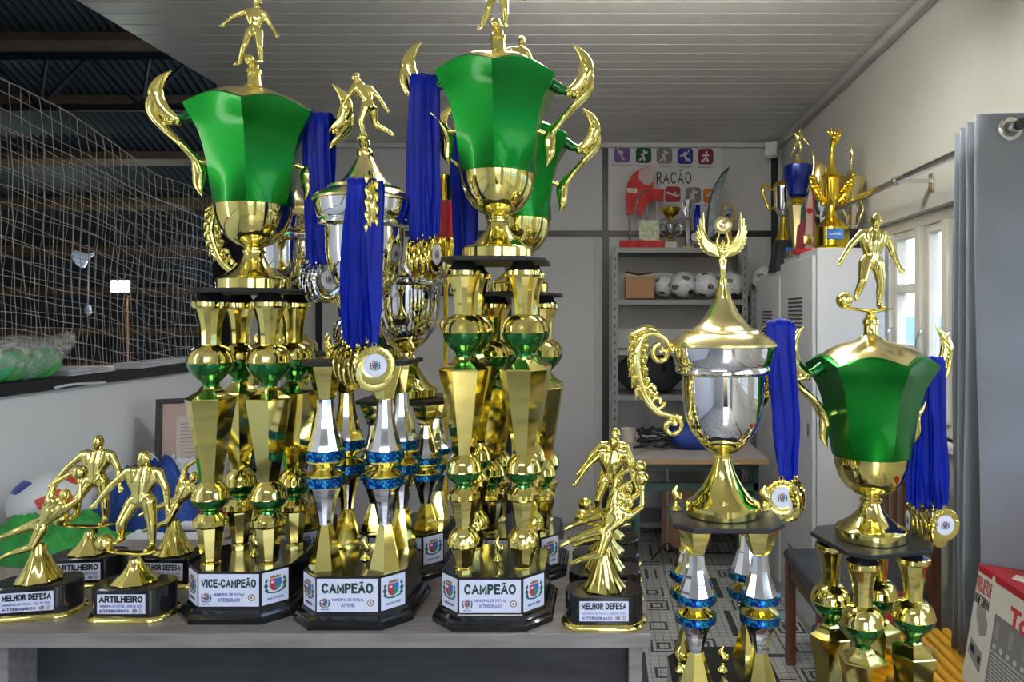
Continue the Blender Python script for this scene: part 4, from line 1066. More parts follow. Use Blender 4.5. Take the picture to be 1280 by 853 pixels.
def figure_trophy(kind, line3, loc, rz, label, group):
    t = tag(empty('figure_trophy', (loc[0], loc[1], DT), rz), label, 'trophy', group)
    put('base', small_base_mesh(), t); put('base_rim', small_rim_mesh(), t)
    p = put('plaque', plaque_panel(0.092, 0.037), t, (0, -0.0426, 0.036))
    put('title_lettering', bold_text('MELHOR DEFESA' if kind == 'dive' else 'ARTILHEIRO', 0.084, 0.0125, 'ink_black'), p, (0, -0.0007, 0.0095))
    put('lettering', bold_text('MUNICIPAL DE FUTSAL - EDIÇÃO 2025', 0.080, 0.0046, 'ink_violet', 0.11, 0.30), p, (0, -0.0007, -0.0038))
    put('lettering', bold_text(line3, 0.056, 0.0056, 'ink_navy', 0.2), p, (-0.013, -0.0007, -0.0130))
    put('crest', crest_mesh(), p, (0.026, -0.0007, -0.0125), scale=(0.008, 1, 0.008)); put('medallion', medallion_mesh(), p, (0.037, -0.0007, -0.0125), (R(90), 0, 0), scale=(0.004,) * 3)
    if kind == 'dive':
        put('pedestal', bell_mesh(0.072, 'd'), t, (0.0, 0, 0.064))
        fg = put('figure', figure_mesh('dive'), t, (0.016, 0, 0.064 + 0.066), scale=(0.170,) * 3)
        put('ball', ball_mesh(), fg, (0.33, -0.01, 0.86), scale=(0.085,) * 3)
    else:
        put('pedestal', bell_mesh(0.046, 's'), t, (0.0, 0, 0.064))
        fg = put('figure', figure_mesh('stand'), t, (0.010, 0, 0.064 + 0.062), scale=(0.200,) * 3)
        put('figure_slab', seg_mesh(('figure_slab', 0), 'gold', lambda mb: None), fg)
        put('ball', ball_mesh(), fg, (-0.31, -0.06, 0.09), scale=(0.085,) * 3)
    return t
GL, GR_ = 'small figure trophies at the left end of the desk', 'small figure trophies at the right end of the desk'
figure_trophy('dive', 'INTERBAIRROS', (-1.125, 1.435), R(11), 'gold diving goalkeeper trophy at the left front, plaque MELHOR DEFESA INTERBAIRROS', GL)
figure_trophy('stand', 'INTERBAIRROS', (-0.927, 1.425), R(0), 'gold footballer trophy in the front row with plaque ARTILHEIRO', GL)
figure_trophy('stand', 'INTERBAIRROS', (-1.142, 1.60), R(5), 'gold footballer trophy with plaque ARTILHEIRO behind the left goalkeeper', GL)
figure_trophy('dive', 'INTERBAIRROS', (-0.955, 1.60), R(-2), 'gold goalkeeper trophy behind the front footballer, beside the VICE-CAMPEÃO trophy', GL)
figure_trophy('dive', 'INTERIORANO', (0.000, 1.392), R(0), 'gold diving goalkeeper trophy at the right desk end, frontmost, plaque MELHOR DEFESA INTERIORANO', GR_)
figure_trophy('dive', 'JUVENIL', (0.002, 1.500), R(0), 'gold diving goalkeeper trophy second from the front at the right desk end', GR_)
figure_trophy('stand', 'INTERIORANO', (0.004, 1.608), R(-4), 'gold footballer trophy third from the front at the right desk end', GR_)
figure_trophy('stand', 'JUVENIL', (0.008, 1.716), R(-4), 'gold footballer trophy rearmost at the right desk end', GR_)

# ================================================================== MEDALS
def medal_disc_mesh(metal):
    def f():
        mb = MB(); T = Matrix.Rotation(R(90), 4, 'X'); mb.T = T
        mb.lathe([(0.020, -0.0018), (0.026, -0.0025), (0.0335, -0.0018), (0.035, 0.0), (0.0335, 0.0018), (0.026, 0.0025), (0.020, 0.0018), (0.019, 0.0016)], 44, rf=gad(22, 0.018))
        for k in range(9):
            a = -0.6 + 0.15 * k
            mb.tube([(0.024 * sin(a * 2), 0.024 * cos(a * 2), 0.0022), (0.030 * sin(a * 2 + 0.15), 0.030 * cos(a * 2 + 0.15), 0.0026)], [0.002, 0.0012], 6)
        mb.T = Matrix.Identity(4)
        mb.tube([(0.004 * cos(a * pi / 5), 0, 0.038 + 0.004 * sin(a * pi / 5)) for a in range(10)], 0.0011, 6, closed=True)
        return mb.mesh('disc', metal, 40)
    return cached(('disc', metal), f)
def medal_face_mesh():
    def f():
        mb = MB(); mb.T = Matrix.Rotation(R(90), 4, 'X'); mb.lathe([(0.0208, -0.0022), (0.0208, 0.0022)], 32); return mb.mesh('medal_face', 'label_white')
    return cached('medal_face', f)
def ribbon_mesh(L, var):
    def f():
        rn = random.Random(var * 7 + int(L * 1000)); mb = MB(); w, th = 0.0125, 0.0005
        sp = rn.uniform(0.010, 0.016); ph = rn.uniform(0, 6); amp = rn.uniform(0.0015, 0.004); fold = rn.uniform(-0.6, 0.6)
        path = []; n = 12
        for i in range(n + 1):                                  # up the front strand
            u = i / n; z = -L * (1 - u); s = sp * min(1, 0.12 + 1.3 * u)
            path.append((amp * sin(ph + 7 * u) * (1 - 0.3 * u), -s, z))
        for a in (0.3, 0.5, 0.7): path.append((0, -sp * cos(a * pi), sp * sin(a * pi)))
        for i in range(n + 1):
            u = 1 - i / n; z = -L * (1 - u); s = sp * min(1, 0.12 + 1.3 * u)
            path.append((amp * sin(ph + 1.5 + 6 * u), s, z))
        loops = []
        m = len(path)
        for i, p in enumerate(path):
            u = min(i, m - 1 - i) / (m / 2)
            k = 0.35 + 0.65 * min(1, u * 4)                     # gathers at the medal ring
            ang = fold * (1 - u) * (1 if i < m / 2 else -1)
            v = Vector((cos(ang), sin(ang), 0)) * w * k
            nrm = Vector((0, 1 if abs(p[1]) > 0.003 else 0, 0)) if True else None
            t = Vector(path[min(i + 1, m - 1)]) - Vector(path[max(i - 1, 0)]); t.normalize()
            nr = t.cross(v.normalized()).normalized() * th
            c = Vector(p); crease = nr * 4.0 * sin(ph)
            loops.append([c - v + nr, c - v * 0.3 + nr + crease, c + v * 0.4 + nr - crease, c + v + nr, c + v - nr, c + v * 0.4 - nr - crease, c - v * 0.3 - nr + crease, c - v - nr])
        mb.loft(loops)
        return mb.mesh('ribbon', 'ribbon', 70)
    return cached(('ribbon', L, var), f)
def medal_bundle(P, n, L, metal, label, group, width=0.045, along=(1, 0), face_rot=(1.3, 0.3), seed=1, front=None, gap=0.0062, shift=(0, 0)):
    """n medals over one handle; the discs lie one against the next like a fanned stack"""
    rn = random.Random(seed); al = Vector((along[0], along[1], 0)).normalized()
    th = [face_rot[0] + (face_rot[1] - face_rot[0]) * (i / max(1, n - 1)) ** 3.5 for i in range(n)]
    pos = [Vector((0, 0, 0))]
    for i in range(1, n):
        a = (th[i] + th[i - 1]) / 2; pos.append(pos[-1] + Vector((sin(a), -cos(a), 0)) * gap)
    mid = (pos[0] + pos[-1]) / 2
    for i in range(n):
        f = (i + 0.5) / n - 0.5
        if face_rot[0] < 0: f = -f
        off = al * (f * width) + Vector((0, rn.uniform(-1, 1) * 0.003, 0.004 + 0.0012 * (i % 3)))
        t = tag(empty('medal', Vector(P) + off, 0), (front if (front and i == n - 1) else label), 'medal', group)
        l = round(L * (1 + 0.03 * ((i * 37) % 5 - 2) / 2), 3)
        bot = pos[i] - mid + Vector((shift[0], shift[1], 0)) - Vector((off.x, off.y, 0)); bot.z = -l
        rz = math.atan2(al.y, al.x) + rn.uniform(-0.45, 0.45)
        r = put('ribbon', ribbon_mesh(l, i % 5), t)
        q = Vector((0, 0, -1)).rotation_difference(bot.normalized()).to_matrix() @ Matrix.Rotation(rz, 3, 'Z')
        r.rotation_euler = q.to_euler()
        d = put('disc', medal_disc_mesh(metal), t, (bot.x, bot.y, -l - 0.040), (0, rn.uniform(-0.12, 0.12), th[i]))
        put('medal_face', medal_face_mesh(), d)
        for s in (1, -1):
            put('crest', crest_mesh(), d, (0, -0.0023 * s, 0), (0, 0, 0 if s > 0 else pi), scale=(0.017, 1, 0.017))
ZA = DT + BASE_H + 0.540 + 0.009 + 0.350
ZCc = DT + BASE_H + 0.600 + 0.009 + 0.350
G2 = 'gold medals hung on the trophies'
medal_bundle((-0.724 + 0.126 * cos(R(16)), 1.49 + 0.126 * sin(R(16)), ZA + 0.006), 9, 0.305, 'silver', 'silver medal on a blue ribbon hung from the green VICE-CAMPEÃO trophy handle', 'silver medals on the front green trophy', 0.034, face_rot=(1.35, 1.0), seed=3)
medal_bundle((-0.215 - 0.149, 1.452, ZCc + 0.004), 11, 0.320, 'gold', 'gold medal on a blue ribbon hung from the left handle of the tallest green trophy', 'gold medals on the tallest green trophy', 0.036, face_rot=(1.55, 1.4), seed=5, gap=0.0050)
medal_bundle((-0.436, 1.318, 1.582), 9, 0.292, 'gold', 'gold medal on a blue ribbon hung across the front of the silver CAMPEÃO cup', 'gold medals on the silver CAMPEÃO JUVENIL cup', 0.042, (0.9, 0.45), (1.35, 0.15), seed=7, shift=(-0.012, 0), gap=0.0105, front='frontmost gold medal facing out on the silver CAMPEÃO cup')
medal_bundle((-0.202 - 0.126, 1.69, ZA + 0.006), 8, 0.305, 'silver', 'silver medal on a blue ribbon hung from the rear green trophy handle', 'silver medals on the rear green trophy', 0.036, face_rot=(1.3, 0.2), seed=9)
medal_bundle((-0.765 + 0.142, 1.755, 1.610), 8, 0.275, 'silver', 'silver medal on a blue ribbon hung from the rear left silver trophy handle', 'silver medals on the rear silver trophy', 0.036, face_rot=(1.3, 0.8), seed=11)
medal_bundle((0.226 + 0.152 * cos(R(42)) + 0.014, 1.37 + 0.152 * sin(R(42)) - 0.03, R1Z + BASE_H + 0.290 + 0.009 + 0.350), 6, 0.305, 'gold', 'gold medal on a blue ribbon hung from the winged victory trophy handle', 'gold medals on the winged victory trophy', 0.032, face_rot=(-1.2, -0.1), seed=13, shift=(0.012, -0.02), gap=0.008, front='frontmost gold medal facing out on the winged victory trophy')
medal_bundle((0.556 + 0.128, 1.527, R2Z + BASE_H + 0.405 + 0.009 + 0.356), 9, 0.305, 'gold', 'gold medal on a blue ribbon hung from the green trophy nearest the window', 'gold medals on the green trophy nearest the window', 0.052, face_rot=(1.4, 0.15), seed=15, gap=0.0092, front='frontmost gold medal facing out on the green trophy nearest the window')

# ================================================================== STOOLS UNDER THE TWO RIGHT TROPHIES
def stool(x, y, h, m, label):
    t = tag(empty('stool', (x, y, 0)), label, 'stool')
    mb = MB(); mb.loft([octa(0.15, 0.04, h - 0.025), octa(0.152, 0.04, h - 0.02), octa(0.152, 0.04, h - 0.003), octa(0.15, 0.04, h)]); put('seat', mb.mesh('seat', m), t)
    for sx in (-1, 1):
        for sy in (-1, 1):
            mb = MB(); mb.tube([(sx * 0.13, sy * 0.13, 0), (sx * 0.11, sy * 0.11, h - 0.025)], 0.014, 8); put('leg', mb.mesh('leg', m, 40), t)
stool(0.245, 1.37, R1Z, 'wood_brown', 'wooden stool under the winged victory trophy')
stool(0.585, 1.50, R2Z, 'wood_brown', 'low wooden stool under the green trophy nearest the window')

# ================================================================== BACK OF THE ROOM
def shelf_unit(x0, x1, y0, y1, levels, top, label):
    t = tag(empty('shelf_unit', ((x0 + x1) / 2, (y0 + y1) / 2, 0)), label, 'shelf')
    for x in (x0, x1):
        for y in (y0, y1):
            sx = 1 if x == x0 else -1; sy = 1 if y == y0 else -1
            mb = MB(); mb.span((x, y, 0), (x + sx * 0.035, y + sy * 0.003, top)); mb.span((x, y + sy * 0.003, 0), (x + sx * 0.003, y + sy * 0.035, top))
            for k in range(int(top / 0.05)): mb.span((x + sx * 0.013, y - sy * 0.0008, 0.03 + 0.05 * k), (x + sx * 0.021, y, 0.05 + 0.05 * k), 1)
            mb.T = Matrix.Translation(-t.location)
            mm = MB(); mm.V = [tuple(Vector(v) - t.location) for v in mb.V]; mm.Fc = mb.Fc; mm.Mi = mb.Mi
            put('post', mm.mesh('post', ['shelf_grey', 'vent_dark']), t)
    for z in levels:
        mb = MB(); c = t.location
        mb.span((x0 + 0.004, y0 + 0.004, z - 0.003), (x1 - 0.004, y1 - 0.004, z)); mb.span((x0 + 0.004, y0 + 0.004, z - 0.03), (x1 - 0.004, y0 + 0.007, z - 0.003)); mb.span((x0 + 0.004, y1 - 0.007, z - 0.03), (x1 - 0.004, y1 - 0.004, z - 0.003))
        mb.V = [tuple(Vector(v) - c) for v in mb.V]
        put('shelf', mb.mesh('shelf', 'shelf_grey'), t)
    return t
LV = (1.756, 1.446, 1.145, 0.877, 0.45, 0.12)
shelf_unit(0.048, 0.855, 4.28, 4.62, LV, 1.77, 'grey steel shelf unit against the back wall')
shelf_unit(0.875, 1.125, 4.28, 4.62, (1.47, 1.24, 0.88, 0.45), 1.50, 'narrow steel shelf in the corner behind the lockers')

# the printed banner
bn = tag(put('banner', MB().prism([(0, 0), (0.735, 0), (0.735, 0.58), (0, 0.58)], 0.004).mesh('banner', 'banner'), None, (0.028, YB - 0.009, 1.905)), 'white printed banner with sport icons and the letters RACÃO on the back wall', 'banner')
bn.location.z = 1.902
def rsq(s, r=0.22, n=4):
    p = []
    for cx, cy, a0 in ((1, 1, 0), (-1, 1, pi / 2), (-1, -1, pi), (1, -1, 3 * pi / 2)):
        for i in range(n + 1):
            a = a0 + pi / 2 * i / n
            p.append((s * (cx * (1 - 2 * r) / 2 + r * cos(a)), s * (cy * (1 - 2 * r) / 2 + r * sin(a))))
    return p
def bx(px): return (px - CX) / F * (YB - 0.01) - 0.028
def bz(py): return ZC - (py - CY) / F * (YB - 0.01) - bn.location.z
PICT = {  # stick pictograms as (points, radius) in unit square
 'basket': ([[(-.12, .1), (-.25, .3)], [(-.12, .12), (0, -.1), (.05, -.35)], [(0, -.1), (.15, -.33)], [(.08, .15), (-.1, .12)]], (-.1, .22), (-.28, .36)),
 'kick': ([[(0, .14), (-.02, -.08)], [(0, .14), (.28, .2)], [(0, .12), (-.18, .0)], [(-.02, -.08), (-.22, -.28)], [(-.02, -.08), (.06, -.34)]], (.03, .28), (-.24, -.30)),
 'hand': ([[(-.05, .08), (.05, -.12)], [(-.05, .08), (-.33, .0)], [(0, .1), (.2, .22)], [(.05, -.12), (.34, -.3)], [(.05, -.12), (.1, -.32)]], (-.02, .22), (.22, .34)),
 'run': ([[(.02, .14), (0, -.08)], [(.02, .12), (-.2, .04)], [(.02, .12), (.22, .05)], [(0, -.08), (.16, -.2), (.05, -.34)], [(0, -.08), (-.1, -.22), (-.28, -.34)]], (.06, .28), None),
 'swim': ([[(-.38, .12), (.0, -.02), (.3, -.1)], [(.05, .0), (.2, .08)]], (.14, .1), (.36, -.06)),
}
def icon(px, py, spx, m, pk):
    s = spx / F * YB
    o = put('icon', MB().prism(rsq(s), -0.0008).mesh('icon', m), bn, (bx(px), 0, bz(py)))
    mb = MB(); lines, hd, bl = PICT[pk]
    def dot(c, r): mb.prism([(c[0] * s + r * s * cos(a * pi / 6), c[1] * s + r * s * sin(a * pi / 6)) for a in range(12)], -0.0006, 0, 'xz', -0.0008)
    for ln in lines:
        for a, b in zip(ln, ln[1:]):
            a, b = Vector((a[0], a[1])) * s, Vector((b[0], b[1])) * s; d = (b - a).normalized(); q = Vector((-d.y, d.x)) * s
            mb.prism([tuple(a + q * 0.075), tuple(a - q * 0.075), tuple(b - q * 0.045), tuple(b + q * 0.045)], -0.0006, 0, 'xz', -0.0008)
    dot(hd, 0.075)
    if bl: dot(bl, 0.06)
    put('pictogram', mb.mesh('pictogram', 'icon_figure'), o)
for px, m, pk, cap in ((777.5, 'icon_purple', 'basket', 'Basquetebol'), (804.5, 'icon_green', 'kick', 'Futebol'), (830.5, 'icon_grey', 'kick', 'Futsal'), (856.5, 'icon_blue', 'hand', 'Handebol'), (882, 'icon_wine', 'run', 'Atletismo')):
    dy = (px - 777) * 0.022
    icon(px, 193.5 + dy, 19.5, m, pk)
    put('lettering', text_mesh(cap, 0.011 * len(cap), 0.013, 'ink_black', 0.0), bn, (bx(px), 0, bz(206.5 + dy)))
icon(841, 243, 19.5, 'icon_red', 'swim'); icon(866.5, 244, 19.5, 'icon_grey', 'kick'); icon(888, 245, 18, 'icon_orange', 'hand')
for k in range(3): put('lettering', text_mesh(('Natação', 'Voleibol', 'Xadrez')[k], 0.09, 0.013, 'ink_black', 0.0), bn, (bx((841, 866.5, 888)[k]), 0, bz(257)))
put('lettering', bold_text('RACÃO', 43.5 / F * YB, 15 / F * YB, 'ink_black', 0.17), bn, (bx(842.5), 0, bz(222.5)))

# ---- objects on the shelf
SY = 4.40
def shelf_x(px, d=SY): return (px - CX) / F * d
# red sculpture award
rt = tag(empty('red_award', (shelf_x(802), SY, 1.756)), 'red and white marbled sculpture award on steel rods on the shelf top', 'award')
S = SY / F
def rp(px, py): return ((px - 802) * S, (310 - py) * S)
Zz = lambda z: z
mb = MB(); mb.box((0, 0, 0.024), (55 * S, 0.14, 0.048)); put('base', mb.mesh('base', 'red'), rt, bevel=0.004)
mb = MB()
o_ = [rp(784, 267), rp(782, 245), rp(784, 228), rp(791, 216), rp(800, 210), rp(806, 208), rp(818, 207), rp(817, 220), rp(816, 234), rp(830, 236), rp(829, 249), rp(818, 250), rp(810, 252), rp(804, 262), rp(801, 271), rp(797, 267), rp(796, 252), rp(793, 258), rp(791, 266)]
mb.prism(o_, 0.03, 0, 'xz', -0.015); rb = put('sculpture', mb.mesh('sculpture', 'red'), rt)
mb = MB(); mb.prism([rp(799, 212), rp(806, 209), rp(817, 208), rp(816, 226), rp(811, 231), rp(804, 229), rp(798, 222)], 0.004, 0, 'xz', -0.0195); put('rose_panel', mb.mesh('rose_panel', 'rose_grey'), rb)
mb = MB(); mb.tube([(*rp(795, 254)[:1], -0.018, rp(795, 254)[1]), (rp(799, 243)[0], -0.018, rp(799, 243)[1]), (rp(809, 235)[0], -0.018, rp(809, 235)[1])], 0.006, 6, sub=4); put('black_stripe', mb.mesh('black_stripe', 'black'), rb)
mb = MB(); mb.box((rp(790, 0)[0], -0.018, rp(0, 237)[1]), (0.06, 0.004, 0.028)); put('badge', mb.mesh('badge', 'lime_print'), rb)
for px, t_ in ((787, 266), (809, 250), (821, 249)):
    mb = MB(); mb.tube([(rp(px, 0)[0], 0, 0.048), (rp(px, 0)[0], 0, rp(0, t_)[1])], 0.008, 8); put('rod', mb.mesh('rod', 'steel', 40), rt)
mb = MB(); mb.box((rp(811, 0)[0], -0.045, 0.048 + 0.062), (25 * S, 0.008, 0.124)); put('card', mb.mesh('card', 'lime_print'), rt)
# small silver and gold cup
st = tag(empty('small_cup', (shelf_x(838), SY, 1.756)), 'small cup with gold bowl and silver stem on the shelf top', 'trophy')
mb = MB(); mb.box((0, 0, 0.022), (0.075, 0.06, 0.044)); put('base', mb.mesh('base', 'cream_pot'), st, bevel=0.004)
mb = MB(); mb.lathe([(0.02, 0.044), (0.014, 0.06), (0.022, 0.075), (0.012, 0.09)], 16); put('foot', mb.mesh('foot', 'gold', 40), st)
mb = MB(); mb.lathe([(0.012, 0.085), (0.03, 0.11), (0.038, 0.15), (0.02, 0.185), (0.012, 0.19)], 16); put('stem', mb.mesh('stem', 'silver', 30), st)
mb = MB(); mb.lathe([(0.012, 0.185), (0.02, 0.195), (0.05, 0.215), (0.064, 0.245), (0.066, 0.252), (0.05, 0.235), (0.02, 0.215)], 24); put('bowl', mb.mesh('bowl', 'gold_deep', 40), st)
for s in (-1, 1):
    mb = MB(); mb.tube([(s * 0.03, 0, 0.17), (s * 0.062, 0, 0.15), (s * 0.066, 0, 0.10), (s * 0.03, 0, 0.085)], [0.004, 0.008, 0.008, 0.003], 8, sub=5); put('handle', mb.mesh('handle', 'silver', 40), st)
# slim black trophy with a ribbon
sl = tag(empty('slim_trophy', (shelf_x(860), SY, 1.756)), 'slim black trophy with silver flute and blue ribbon on the shelf top', 'trophy')
mb = MB(); mb.box((0, 0, 0.008), (0.075, 0.06, 0.016)); put('base', mb.mesh('base', 'orange_wood'), sl)
mb = MB(); mb.loft([octa(0.020, 0.004, 0.016), octa(0.013, 0.003, 0.19)]); put('column', mb.mesh('column', 'black'), sl)
mb = MB(); mb.lathe([(0.010, 0.19), (0.014, 0.21), (0.024, 0.27), (0.032, 0.30), (0.028, 0.30)], 16); put('flute', mb.mesh('flute', 'silver', 40), sl)
for s in (-1, 1):
    mb = MB(); mb.tube([(s * 0.012, 0, 0.20), (s * 0.03, 0, 0.25), (s * 0.042, 0, 0.31)], [0.004, 0.007, 0.001], 8, sub=4); put('wing', mb.mesh('wing', 'silver', 40), sl)
md = tag(empty('small_medal', (shelf_x(866), SY - 0.05, 1.756)), 'pale medal on a blue ribbon hanging on the slim shelf trophy', 'medal')
mb = MB(); mb.tube([(0.03, 0.03, 0.27), (0.02, 0.0, 0.20), (0.022, 0, 0.13), (0.008, 0.0, 0.10)], [0.012, 0.02, 0.022, 0.012], 8, sub=4, ratio=0.3); put('ribbon', mb.mesh('ribbon', 'ribbon', 50), md)
mb = MB(); mb.T = Matrix.Rotation(R(90), 4, 'X'); mb.lathe([(0.026, -0.004), (0.028, 0), (0.026, 0.004)], 20, c=(0.01, 0.07, 0)); put('disc', mb.mesh('disc', 'cream_pot', 40), md)
# sail award
sa = tag(empty('sail_award', (shelf_x(890), SY, 1.756)), 'dark sail shaped award with teal face on the shelf top', 'award')
def sp_(px, py): return ((px - 890) * S, (310 - py) * S)
mb = MB(); mb.box((sp_(886, 0)[0], 0, 0.012), (38 * S, 0.09, 0.024)); put('base', mb.mesh('base', 'black'), sa, bevel=0.003)
sail = [sp_(881, 281), sp_(884, 262), (sp_(888, 244)), sp_(894, 228), sp_(902, 215), sp_(912, 206), sp_(906, 222), sp_(900, 240), sp_(896, 258), sp_(894, 272)]
sail[0] = (sail[0][0], 0.024); sail[-1] = (sail[-1][0], 0.05)
mb = MB(); mb.prism(sail, 0.024, 0, 'xz', -0.012); so_ = put('sail', mb.mesh('sail', 'black'), sa)
cx_ = sum(p[0] for p in sail) / len(sail); cz_ = sum(p[1] for p in sail) / len(sail)
mb = MB(); mb.prism([(cx_ + (p[0] - cx_) * 0.80, cz_ + (p[1] - cz_) * 0.86) for p in sail], -0.003, 0, 'xz', -0.012); put('teal_face', mb.mesh('teal_face', 'teal'), so_)
mb = MB(); mb.prism([sp_(882, 304), sp_(893, 282), sp_(906, 268), sp_(912, 266), sp_(906, 282), sp_(896, 292)], 0.02, 0, 'xz', -0.045); put('lower_fin', mb.mesh('lower_fin', 'black'), sa)
mb = MB(); mb.prism([sp_(886, 296), sp_(894, 284), sp_(905, 272), sp_(909, 269), sp_(904, 280), sp_(896, 289)], -0.003, 0, 'xz', -0.045); put('print_face', mb.mesh('print_face', 'sky_print'), sa)
pq = tag(empty('wood_award', (shelf_x(912), SY + 0.05, 1.756)), 'small orange wood award with a printed face behind the sail award', 'award')
mb = MB(); mb.box((0, 0, 0.012), (0.09, 0.06, 0.024)); put('base', mb.mesh('base', 'orange_wood'), pq)
mb = MB(); mb.prism([(-0.02, 0.024), (0.02, 0.024), (0.02, 0.16), (0.045, 0.17), (0.04, 0.27), (0.0, 0.29), (-0.04, 0.285), (-0.035, 0.17), (-0.02, 0.15)], 0.02, 0, 'xz', -0.01); w_ = put('plank', mb.mesh('plank', 'orange_wood'), pq)
mb = MB(); mb.box((0.0, -0.012, 0.228), (0.055, 0.004, 0.085)); put('print_face', mb.mesh('print_face', 'sky_print'), w_)

# carton on the second shelf, lid ajar
ct = tag(empty('carton', (shelf_x(799), 4.42, 1.446)), 'open brown cardboard carton on the second shelf', 'carton')
w, d, h, th = 0.17, 0.2, 0.135, 0.004
mb = MB(); mb.span((-w / 2, -d / 2, 0.001), (w / 2, d / 2, th)); mb.span((-w / 2, -d / 2, th), (w / 2, -d / 2 + th, h)); mb.span((-w / 2, d / 2 - th, th), (w / 2, d / 2, h)); mb.span((-w / 2, -d / 2 + th, th), (-w / 2 + th, d / 2 - th, h)); mb.span((w / 2 - th, -d / 2 + th, th), (w / 2, d / 2 - th, h))
put('box_body', mb.mesh('box_body', 'carton'), ct)
for s, a in ((-1, 0.35), (1, -0.25)):
    mb = MB(); mb.box((-s * -0.04, 0, 0.0), (0.09, d, th)); put('flap', mb.mesh('flap', 'carton'), ct, (s * (w / 2 - 0.085), 0, h + 0.016), (0, a * 0.6, 0))
mt = tag(put('black_mat', MB().prism([(0.0, 0), (0.40, 0.01), (0.39, 0.24), (0.01, 0.23)], 0.006, 0, 'xy').mesh('black_mat', 'cloth_black'), None, (0.13, 4.3, 1.4465)), 'black folded mat lying under the carton', 'mat')
ct.location.z = 1.4535
def ball(name, c, r, m1, m2, label, grp, seed, film=False, squash=1.0, ps=0.33):
    t = tag(empty(name, (c[0], c[1], c[2] - r * squash)), label, 'ball', grp)
    mb = MB(); mb.sphere((0, 0, 0), r, 24, 16, sc=(1, 1, squash)); b = put('ball_skin', mb.mesh('ball_skin', m1, 60), t, (0, 0, r * squash))
    rn = random.Random(seed)
    for k in range(9):                                          # dark panels laid on the skin
        a, e = k * 2.4 + seed, -0.9 + 1.9 * k / 8
        nrm = Vector((cos(a) * cos(e), sin(a) * cos(e), sin(e))); u = nrm.cross(Vector((0.2, 0.1, 1))).normalized(); v = nrm.cross(u)
        wob = [(rn.uniform(0.6, 1.25), rn.uniform(0.5, 1.1)) for q in range(8)]
        def ring_at(f, k_): return [(nrm + u * ps * f * cos(q * pi / 4) * wob[q][0] + v * ps * 0.8 * f * sin(q * pi / 4) * wob[q][1]).normalized() * r * k_ for q in range(8)]
        pm = MB(); V = ring_at(1, 1.0) + ring_at(1, 1.015) + ring_at(0.66, 1.02) + ring_at(0.33, 1.02) + [nrm * r * 1.02]
        f_ = [(o_ * 8 + q, o_ * 8 + (q + 1) % 8, o_ * 8 + 8 + (q + 1) % 8, o_ * 8 + 8 + q) for o_ in range(3) for q in range(8)] + [(24 + q, 24 + (q + 1) % 8, 32) for q in range(8)]
        pm.add([(p[0], p[1], p[2] * squash) for p in V], f_)
        put('ball_panel', pm.mesh('ball_panel', m2 if isinstance(m2, str) else m2[k % len(m2)], 50), b)
    if film:
        fm = MB(); loops = []
        for i in range(13):
            th_ = pi * i / 12; lp = []
            for q in range(20):
                a = 2 * pi * q / 20; rr = r * (1.06 + 0.05 * sin(5 * a + i * 1.7 + seed)) * max(sin(th_), 0.03)
                lp.append((rr * cos(a), rr * sin(a), -cos(th_) * r * 1.04 + r * 1.045))
            loops.append(lp)
        fm.loft(loops); put('plastic_wrap', fm.mesh('plastic_wrap', 'ball_film', 60), t)
    return t
GB = 'wrapped balls on the second shelf'
for i, (px, r) in enumerate(((831, 0.088), (853, 0.092), (881, 0.092), (914, 0.095))):
    ball('wrapped_ball', (shelf_x(px, 4.45) + 0.0, (4.50, 4.40, 4.40, 4.46)[i], 1.447 + r), r * (0.8 if i == 0 else 0.88), 'ball_white', 'ball_dark',
         ('white and black ball in plastic right beside the carton', 'white and black wrapped ball, second from the carton', 'white and black wrapped ball, third from the carton', 'white and black wrapped ball at the right shelf end')[i], GB, i + 2, True)
for i, (z, dx) in enumerate(((1.47, 0.0), (1.24, 0.01))):
    ball('wrapped_ball', (0.99 + dx, 4.40, z + 0.098), 0.09, 'ball_white', ('ball_dark' if i == 0 else ('ball_dark', 'lime_print')), ('wrapped ball on top of the narrow corner shelf', 'wrapped ball below the top of the narrow corner shelf')[i], 'wrapped balls in the corner', i + 11, True)

# black duffel bag on the third shelf
dg_ = tag(empty('duffel_bag', (shelf_x(812, 4.42), 4.44, 0.878)), 'black sports bag on the shelf behind the silver cup', 'bag')
mb = MB(); loops = []
for i in range(13):
    u = i / 12; x = -0.20 + 0.40 * u; e = min(1, 0.35 + 3.2 * min(u, 1 - u))
    lp = []
    for q in range(20):
        a = 2 * pi * q / 20; c_, s_ = cos(a), sin(a)
        yy = 0.12 * e * (abs(c_) ** 0.6) * (1 if c_ > 0 else -1); zz = 0.115 * e * (abs(s_) ** 0.6) * (1 if s_ > 0 else -1)
        lp.append((x, yy * (1 + 0.04 * sin(9 * u + q)), 0.122 + zz * (1 + 0.03 * sin(7 * u + q * 2))))
    loops.append(lp)
mb.loft(loops); put('bag_body', mb.mesh('bag_body', 'cloth_black', 60), dg_)
mb = MB(); mb.tube([(-0.08, -0.12, 0.14), (-0.06, -0.14, 0.22), (0.0, -0.10, 0.25), (0.06, -0.14, 0.22), (0.08, -0.12, 0.14)], 0.011, 6, sub=5, ratio=0.4); put('strap', mb.mesh('strap', 'black', 50), dg_)
pot = tag(empty('white_tub', (shelf_x(786, 4.45), 4.45, 0.878)), 'low pale plastic tub at the left end of the lower shelf', 'tub')
pot.location = (0.13, 3.90, 0.6705)
mb = MB(); mb.lathe([(0.035, 0), (0.04, 0.06), (0.043, 0.07), (0.038, 0.07), (0.034, 0.006)], 20); put('tub_body', mb.mesh('tub_body', 'cream_pot', 40), pot)

